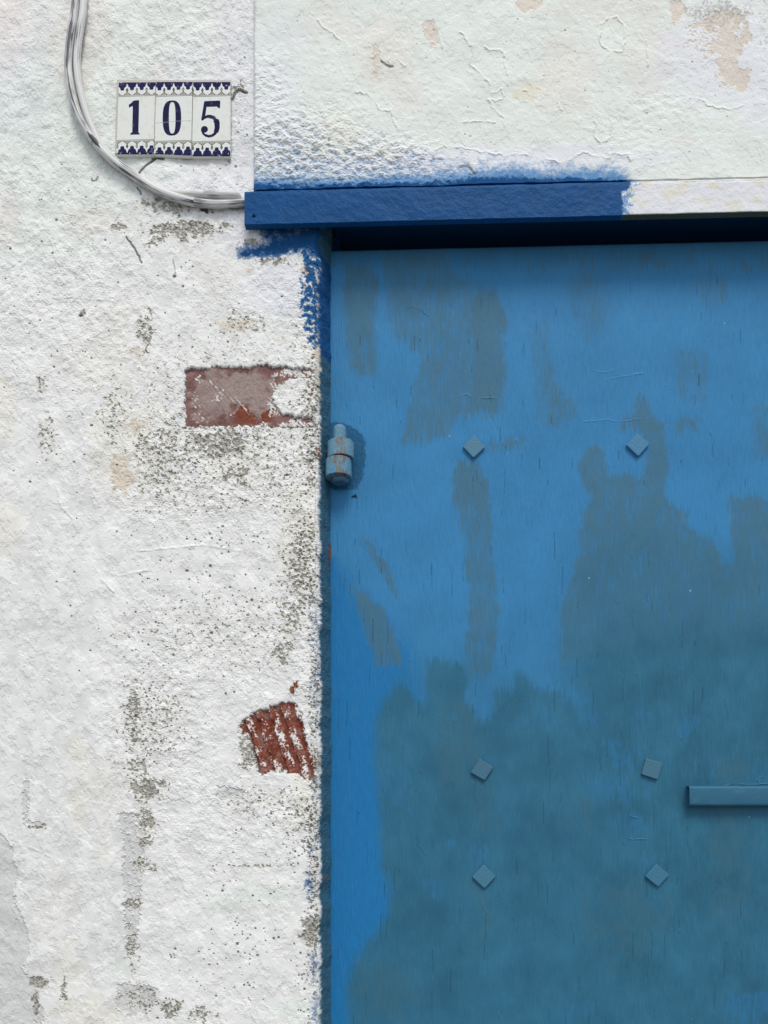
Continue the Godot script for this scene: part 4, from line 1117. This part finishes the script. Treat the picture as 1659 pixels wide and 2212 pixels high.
func build_hinge(door: Node3D, shift: Vector3) -> void:
	var cx := 658.7
	var hinge := Node3D.new()
	hinge.name = "hinge"
	door.add_child(hinge, true)
	hinge.position = shift + Vector3(cx * MM, 2068.9 * MM, -0.022)
	hinge.set_meta("label", "rust-stained barrel hinge on the left edge of the door")
	var old := func(sd: int, rust: float) -> StandardMaterial3D:
		var im := Image.create(256, 128, false, Image.FORMAT_RGB8)
		var na := noise(sd, 0.03, 4, 0.6)
		var nb := noise(sd + 1, 0.09, 3, 0.6)
		for j in 128:
			for i in 256:
				var f := na.get_noise_2d(i, j * 1.0)
				var g := nb.get_noise_2d(i, j)
				var c := Vector3(0.115, 0.255, 0.35).lerp(Vector3(0.07, 0.24, 0.43), smoothstep(0.0, 0.5, f + 0.3 * g)) * (1.0 + 0.3 * g)
				c = c.lerp(Vector3(0.27, 0.30, 0.29), 0.8 * smoothstep(0.25, 0.5, g - 0.3 * f))
				# the rust sits where the paint has come away towards the street
				var d := absf(i - 76.0) / (27.0 if rust > 0.9 else 17.0) + 0.35 * absf(j - 70.0) / 64.0 + 1.5 * f + 0.6 * g
				c = c.lerp(Vector3(0.18, 0.16, 0.12), 0.9 * smoothstep(1.0, 0.8, d) * rust)
				c = c.lerp(Vector3(0.24, 0.075, 0.02) * (1.0 + 0.5 * g), smoothstep(0.55, 0.35, d + 0.5 * sin(i * 0.11)) * rust)
				im.set_pixel(i, j, Color(c.x, c.y, c.z).linear_to_srgb())
		var m := paint(Vector3.ONE, 0.6, 0.3)
		m.albedo_texture = ImageTexture.create_from_image(im)
		m.uv1_triplanar = true
		m.uv1_scale = Vector3(8, 8, 8)
		m.uv1_offset = Vector3(0.27, 0.5, 0)
		var bp := NoiseTexture2D.new()
		bp.width = 256
		bp.height = 256
		bp.noise = noise(sd + 2, 0.04, 4, 0.6)
		m.heightmap_enabled = true
		m.heightmap_texture = bp
		m.heightmap_scale = 0.08
		return m
	var y := func(v: float) -> float: return (v) * MM
	var b1 := 2079.0 - 2068.9
	var b2 := 2116.0 - 2068.9
	var b3 := 2148.5 - 2068.9
	var b4 := 2183.3 - 2068.9
	var ring := func(r: float, lo: float, hi: float) -> Array:
		return [Vector2(0.0005, lo * MM), Vector2((r - 0.9) * MM, lo * MM), Vector2(r * MM, (lo + 0.9) * MM), Vector2(r * MM, lerpf(lo, hi, 0.35) * MM), Vector2(r * MM, lerpf(lo, hi, 0.7) * MM), Vector2(r * MM, (hi - 0.9) * MM), Vector2((r - 0.9) * MM, hi * MM), Vector2(0.0005, hi * MM)]
	part("nut", lathe([Vector2(0.0005, 0), Vector2(0.0150, 0), Vector2(0.0178, 0.003), Vector2(0.0178, b1 * MM)], 6), paint(Vector3(0.05, 0.13, 0.21), 0.6), hinge)
	part("knuckle", lathe(ring.call(25.8, b1, b2 - 2.6), 40, 0.02), old.call(91, 1.0), hinge, Vector3(-0.0022, 0, 0.001))
	part("knuckle", lathe(ring.call(26.4, b2, b3), 40, 0.02), old.call(95, 0.8), hinge, Vector3(0.0018, 0, 0))
	part("seam_washer", lathe([Vector2(0.0005, (b2 - 2.7) * MM), Vector2(0.0235, (b2 - 2.7) * MM), Vector2(0.0235, (b2 + 0.1) * MM), Vector2(0.0005, (b2 + 0.1) * MM)]), paint(Vector3(0.07, 0.028, 0.016), 0.9), hinge)
	part("pin", lathe([Vector2(0.0128, b3 * MM), Vector2(0.0128, (b4 - 9) * MM), Vector2(0.0118, (b4 - 4.5) * MM), Vector2(0.009, (b4 - 1.6) * MM), Vector2(0.005, (b4 - 0.3) * MM), Vector2(0.0005, b4 * MM)], 32, 0.02), old.call(99, 0.15), hinge)


# ================================================================ house number
func fill_shape(im: Image, outline: Array, c: Color) -> void:
	var n := outline.size()
	var lo := 1e9
	var hi := -1e9
	for p in outline:
		lo = minf(lo, p.y)
		hi = maxf(hi, p.y)
	for j in range(maxi(0, int(lo)), mini(im.get_height(), int(hi) + 2)):
		var y := j + 0.5
		var xs := []
		for k in n:
			var p: Vector2 = outline[k]
			var q: Vector2 = outline[(k + 1) % n]
			if (p.y > y) != (q.y > y):
				xs.append(p.x + (y - p.y) / (q.y - p.y) * (q.x - p.x))
		xs.sort()
		for k in range(0, xs.size() - 1, 2):
			var a := int(round(xs[k]))
			var b := int(round(xs[k + 1]))
			if b > a:
				im.fill_rect(Rect2i(a, j, b - a, 1), c)


func oval(cx: float, cy: float, rx: float, ry: float, power := 2.0) -> Array:
	var o := []
	for k in 32:
		var a := TAU * k / 32.0
		o.append(Vector2(cx + rx * signf(cos(a)) * pow(absf(cos(a)), 2.0 / power), cy + ry * signf(sin(a)) * pow(absf(sin(a)), 2.0 / power)))
	return o


func thick(points: Array, r0: float, r1 := -1.0) -> Array:   # outline of a stroke along points
	var l := []
	var rr := []
	var n := points.size()
	for k in n:
		var d: Vector2 = (points[mini(k + 1, n - 1)] - points[maxi(k - 1, 0)]).normalized()
		var r := lerpf(r0, r1 if r1 >= 0.0 else r0, k / float(n - 1))
		l.append(points[k] + d.orthogonal() * r)
		rr.append(points[k] - d.orthogonal() * r)
	rr.reverse()
	return l + rr


func glaze(digit: String, sd: int) -> Image:      # one glazed tile, 430 by 850
	var im := Image.create(430, 850, false, Image.FORMAT_RGB8)
	var ground := Color(0.865, 0.87, 0.85)
	var ink := Color(0.09, 0.08, 0.29)
	var line := Color(0.13, 0.13, 0.16)
	im.fill(ground)
	var rng := RandomNumberGenerator.new()
	rng.seed = sd
	for flip in 2:
		var Y := func(y: float) -> float: return y if flip == 0 else 850.0 - y
		var S := func(pts: Array, c: Color) -> void:
			var o := []
			for p in pts:
				o.append(Vector2(p.x, Y.call(p.y)))
			fill_shape(im, o, c)
		S.call([Vector2(0, 0), Vector2(430, 0), Vector2(430, 102), Vector2(0, 102)], ink)
		for k in 5:                                 # white lace: ogee peaks with navy hollows between them
			var cx := 8.0 + k * 106.0 + (0.0 if sd % 2 else 6.0)
			S.call([Vector2(cx - 53, 106), Vector2(cx - 34, 98), Vector2(cx - 30, 70), Vector2(cx - 14, 62), Vector2(cx, 18), Vector2(cx + 14, 62), Vector2(cx + 30, 70), Vector2(cx + 34, 98), Vector2(cx + 53, 106)], ground)
		for k in 5:
			var cx := 8.0 + k * 106.0 + (0.0 if sd % 2 else 6.0)
			var leaf := Color(0.30, 0.42, 0.40) if rng.randf() < 0.6 else Color(0.62, 0.66, 0.66)
			S.call(oval(cx, 100, 12, 24, 1.6), line)
			S.call(oval(cx, 101, 8, 17, 1.6), leaf)
			var bow := []
			for q in 9:
				bow.append(Vector2(cx - 34 + q * 8.5, 152 - 26.0 * sin(PI * q / 8.0) + 8.0 * sin(PI * q / 4.0) * (1 if q < 4 else -1)))
			S.call(thick(bow, 4.0), line)
			S.call(oval(cx, 146, 11, 9), Color(0.66, 0.60, 0.42) if rng.randf() < 0.5 else Color(0.72, 0.60, 0.52))
		S.call([Vector2(0, 155), Vector2(430, 155), Vector2(430, 160), Vector2(0, 160)], line)
		S.call([Vector2(0, 168), Vector2(430, 168), Vector2(430, 173), Vector2(0, 173)], line)
	var ink2 := Color(0.07, 0.065, 0.24)
	if digit == "1":
		fill_shape(im, [Vector2(190, 222), Vector2(250, 218), Vector2(249, 300), Vector2(243, 590), Vector2(252, 602), Vector2(258, 618), Vector2(153, 618), Vector2(157, 600), Vector2(176, 588), Vector2(181, 300), Vector2(178, 284), Vector2(142, 304), Vector2(138, 268), Vector2(165, 250)], ink2)
	elif digit == "0":
		fill_shape(im, oval(200, 420, 103, 200, 2.7), ink2)
		fill_shape(im, oval(203, 418, 37, 178, 2.9), ground)
	else:
		fill_shape(im, [Vector2(140, 228), Vector2(150, 224), Vector2(308, 222), Vector2(318, 230), Vector2(317, 300), Vector2(305, 312), Vector2(290, 300), Vector2(280, 290), Vector2(166, 290), Vector2(150, 404), Vector2(128, 440), Vector2(106, 432), Vector2(110, 410)], ink2)
		fill_shape(im, thick([Vector2(112, 436), Vector2(140, 412), Vector2(178, 397), Vector2(210, 400)], 12.0, 20.0), ink2)
		fill_shape(im, thick([Vector2(205, 400), Vector2(245, 412), Vector2(272, 450), Vector2(284, 505), Vector2(280, 550), Vector2(262, 590), Vector2(230, 615), Vector2(190, 622), Vector2(150, 608)], 21.0, 14.0), ink2)
		fill_shape(im, thick([Vector2(268, 440), Vector2(282, 470), Vector2(284, 530), Vector2(270, 580)], 32.0, 26.0), ink2)
		fill_shape(im, thick([Vector2(162, 616), Vector2(130, 590), Vector2(112, 545)], 13.0, 10.0), ink2)
		fill_shape(im, oval(143, 542, 38, 38), ink2)
	# worn spots of whitewash and yellowed glaze
	var nz := noise(sd, 0.02, 4, 0.6)
	for j in 850:
		for i in 430:
			var v := nz.get_noise_2d(i, j)
			var c := im.get_pixel(i, j)
			var rim := minf(minf(i, 429 - i), minf(j, 849 - j))
			c = c.lerp(Color(0.80, 0.80, 0.78), smoothstep(0.25, 0.32, v - rim * 0.006 + 0.05))
			c = c.lerp(Color(0.80, 0.76, 0.64), 0.3 * smoothstep(0.1, 0.6, nz.get_noise_2d(i * 0.4 + 900.0, j * 0.4)))
			im.set_pixel(i, j, c)
	if digit == "0":
		fill_shape(im, thick([Vector2(0, 474), Vector2(120, 466), Vector2(260, 456), Vector2(430, 458)], 2.2), Color(0.62, 0.61, 0.58))
	im.resize(215, 425, Image.INTERPOLATE_LANCZOS)
	return im


func build_number() -> void:
	var base := Vector3(336.4, 2700.7, 4.0) * MM
	var sign := thing("house_number", "white and navy tile plaque reading 105 on the plaster left of the lintel", "house number", base)
	var corners := [
		[Vector2(228, 2847), Vector2(301, 2845), Vector2(297, 2704), Vector2(223, 2706)], [Vector2(302, 2845), Vector2(374, 2843), Vector2(371, 2699), Vector2(298, 2704)], [Vector2(375, 2843), Vector2(448, 2841), Vector2(448, 2696), Vector2(372, 2698)]]
	var marks := ["1", "0", "5"]
	for k in 3:
		var o := []
		var c: Array = corners[k]
		for p in c:
			o.append(Vector2(p.x, p.y) * MM - Vector2(base.x, base.y))
		var m := paint(Vector3.ONE, 0.2, 0.28)
		m.albedo_texture = ImageTexture.create_from_image(glaze(marks[k], 200 + k))
		m.texture_repeat = false
		var t := part("number_tile", plate(o, 0.0085, 0.0008), m, sign, Vector3(0, 0, -0.0035 + [0.0, 0.0006, 0.0002][k]), ["glazed tile with the digit 1", "glazed tile with the digit 0 and a hairline crack", "glazed tile with the digit 5"][k])
		t.rotation.x = 0.0
	# bed of mortar behind the tiles
	var bed := []
	for p in [Vector2(222, 2857), Vector2(448, 2850), Vector2(448, 2700), Vector2(218, 2711)]:
		bed.append(Vector2(p.x, p.y) * MM - Vector2(base.x, base.y))
	part("mortar_bed", plate(bed, 0.0042, 0.0012), paint(Vector3(0.52, 0.50, 0.46), 0.95, 0.2), sign, Vector3(0, 0, -0.0042))


# ================================================================ the two cables
func tube(points: Array, radius: float, seg: int) -> ArrayMesh:
	var cv := Curve3D.new()
	cv.bake_interval = 0.004
	for k in points.size():
		var d: Vector3 = (points[mini(k + 1, points.size() - 1)] - points[maxi(k - 1, 0)]) / 6.0
		cv.add_point(points[k], -d, d)
	var b := cv.get_baked_points()
	var st := SurfaceTool.new()
	st.begin(Mesh.PRIMITIVE_TRIANGLES)
	st.set_smooth_group(0)
	var n := b.size()
	var nz := noise(101, 6.0, 3)
	var along := 0.0
	for k in n:
		along += b[k].distance_to(b[maxi(k - 1, 0)])
		var t := (b[mini(k + 1, n - 1)] - b[maxi(k - 1, 0)]).normalized()
		var side := t.cross(Vector3(0, 0, 1)).normalized()
		var up := side.cross(t).normalized()
		for s in seg + 1:
			var a := TAU * s / seg
			var r := radius * (1.0 + 0.03 * nz.get_noise_3d(b[k].x, b[k].y, a * 0.1))
			if k == 0 or k == n - 1:
				r *= 0.02
			st.set_uv(Vector2(s / float(seg), along / 0.8))
			st.add_vertex(b[k] + (side * cos(a) + up * sin(a)) * r)
	for k in n - 1:
		for s in seg:
			var i := k * (seg + 1) + s
			for q in [i, i + 1, i + seg + 2, i, i + seg + 2, i + seg + 1]:
				st.add_index(q)
	st.generate_normals()
	return st.commit()


func build_cables() -> void:
	var coats := []
	for which in 2:
		var im := Image.create(128, 1024, false, Image.FORMAT_RGB8)
		var na := noise(111 + which, 0.05, 4, 0.6)
		var nb := noise(113 + which, 0.02, 3, 0.6)
		for j in 1024:
			for i in 128:
				var a := TAU * i / 128.0
				var sx := cos(a) * 20.0
				var sy := sin(a) * 20.0
				var streak := na.get_noise_3d(sx * 1.15, j * 0.022, sy * 1.15)
				var f := nb.get_noise_3d(sx, j * 0.4, sy)
				var fleck := na.get_noise_3d(sx * 3.0, j * 0.12, sy * 3.0)
				# the whitewash has gone most from the outer cable's weather side, above the bend
				var bald := streak + 0.7 * f + (0.30 * (0.4 + cos(a - 0.5)) * smoothstep(750.0, 530.0, j) if which == 0 else -0.02)
				var c := WHITE * (0.84 + 0.14 * streak)
				c = c.lerp(Vector3(0.27, 0.275, 0.30) * (1.0 + 0.6 * streak), 0.62 * smoothstep(0.04, 0.26, bald + 0.4 * fleck))
				c = c.lerp(Vector3(0.07, 0.07, 0.075), smoothstep(0.42, 0.50, bald + 0.5 * fleck))
				if which == 0:
					var spot := absf(j - 728.0) / 26.0 + absf(i - 30.0) / 24.0 + 1.2 * streak
					c = c.lerp(Vector3(0.03, 0.035, 0.035), smoothstep(1.0, 0.8, spot))
				im.set_pixel(i, j, Color(c.x, c.y, c.z).linear_to_srgb())
		var m := paint(Vector3.ONE, 0.5, 0.45)
		m.albedo_texture = ImageTexture.create_from_image(im)
		coats.append(m)
	var outer := []
	for p in [[155.7, 3279.6, 12], [144.2, 3010.1, 12], [135.2, 2942.9, 12], [129.7, 2889.1, 12], [132.5, 2848.5, 13], [142.6, 2802.3, 15], [160.4, 2759.9, 16], [187.7, 2720.1, 15], [220.5, 2688.2, 13], [260.0, 2660.2, 12], [303.5, 2632.1, 11], [352.4, 2612.9, 11], [401.1, 2603.0, 10], [444.4, 2600.9, 10], [467.3, 2602.4, 9], [476.8, 2604.9, 3], [480.8, 2606.1, -8]]:
		outer.append(Vector3(p[0], p[1], p[2]) * MM)
	var inner := []
	for p in [[171.0, 3279.0, 11], [159.8, 3009.6, 11], [151.9, 2947.8, 11], [145.9, 2894.0, 10], [148.9, 2850.7, 10], [157.9, 2807.2, 9], [168.8, 2771.8, 7], [189.6, 2729.5, 4], [221.3, 2695.4, 3], [260.5, 2666.4, 3], [303.5, 2639.4, 4], [336.1, 2628.9, 6], [379.5, 2624.0, 8], [420.1, 2621.9, 8], [455.2, 2620.7, 8], [461.1, 2620.5, 2], [463.8, 2620.2, -8]]:
		inner.append(Vector3(p[0], p[1], p[2]) * MM)
	var rows := [[outer, 0.0078, "thicker outer cable in worn white paint sweeping down to the lintel's blue end"], [inner, 0.0070, "thinner inner cable nearer the number tiles, slipping behind the outer one"]]
	for r in rows:
		var base: Vector3 = r[0][8]
		var pts := []
		for p in r[0]:
			pts.append(p - base)
		var o := MeshInstance3D.new()
		o.name = numbered("electric_cable", self)
		o.mesh = tube(pts, r[1], 20)
		o.material_override = coats[rows.find(r)]
		o.position = base
		o.set_meta("label", r[2])
		o.set_meta("category", "cable")
		o.set_meta("kind", "thing")
		o.set_meta("group", "painted cables beside the house number")
		add_child(o, true)


# ================================================================ a dry husk caught on the door
func build_debris() -> void:
	var at := Vector3(687.2, 2054.0, -47.0) * MM
	var st := SurfaceTool.new()
	st.begin(Mesh.PRIMITIVE_TRIANGLES)
	for b in [[0.0, 0.0, 3.4, 1.6, 0.5], [-3.6, -0.8, 4.2, 1.0, 0.25], [2.6, -2.2, 3.0, 0.9, -0.7], [1.2, 2.6, 2.4, 0.8, 1.2]]:
		var s := SphereMesh.new()
		s.radius = 0.5
		s.height = 1.0
		s.radial_segments = 10
		s.rings = 5
		var t := Transform3D(Basis(Vector3(0, 0, 1), b[4]) * Basis.from_scale(Vector3(b[2], b[3], 1.4) * 2.0 * MM), Vector3(b[0], b[1], 0.4) * MM)
		st.append_from(s, 0, t)
	var o := MeshInstance3D.new()
	o.name = "dry_husk"
	o.mesh = st.commit()
	o.material_override = paint(Vector3(0.03, 0.035, 0.04), 0.8)
	o.position = at
	o.set_meta("label", "tiny dark dried husk stuck on the door under the hinge")
	o.set_meta("category", "husk")
	o.set_meta("kind", "thing")
	add_child(o, true)
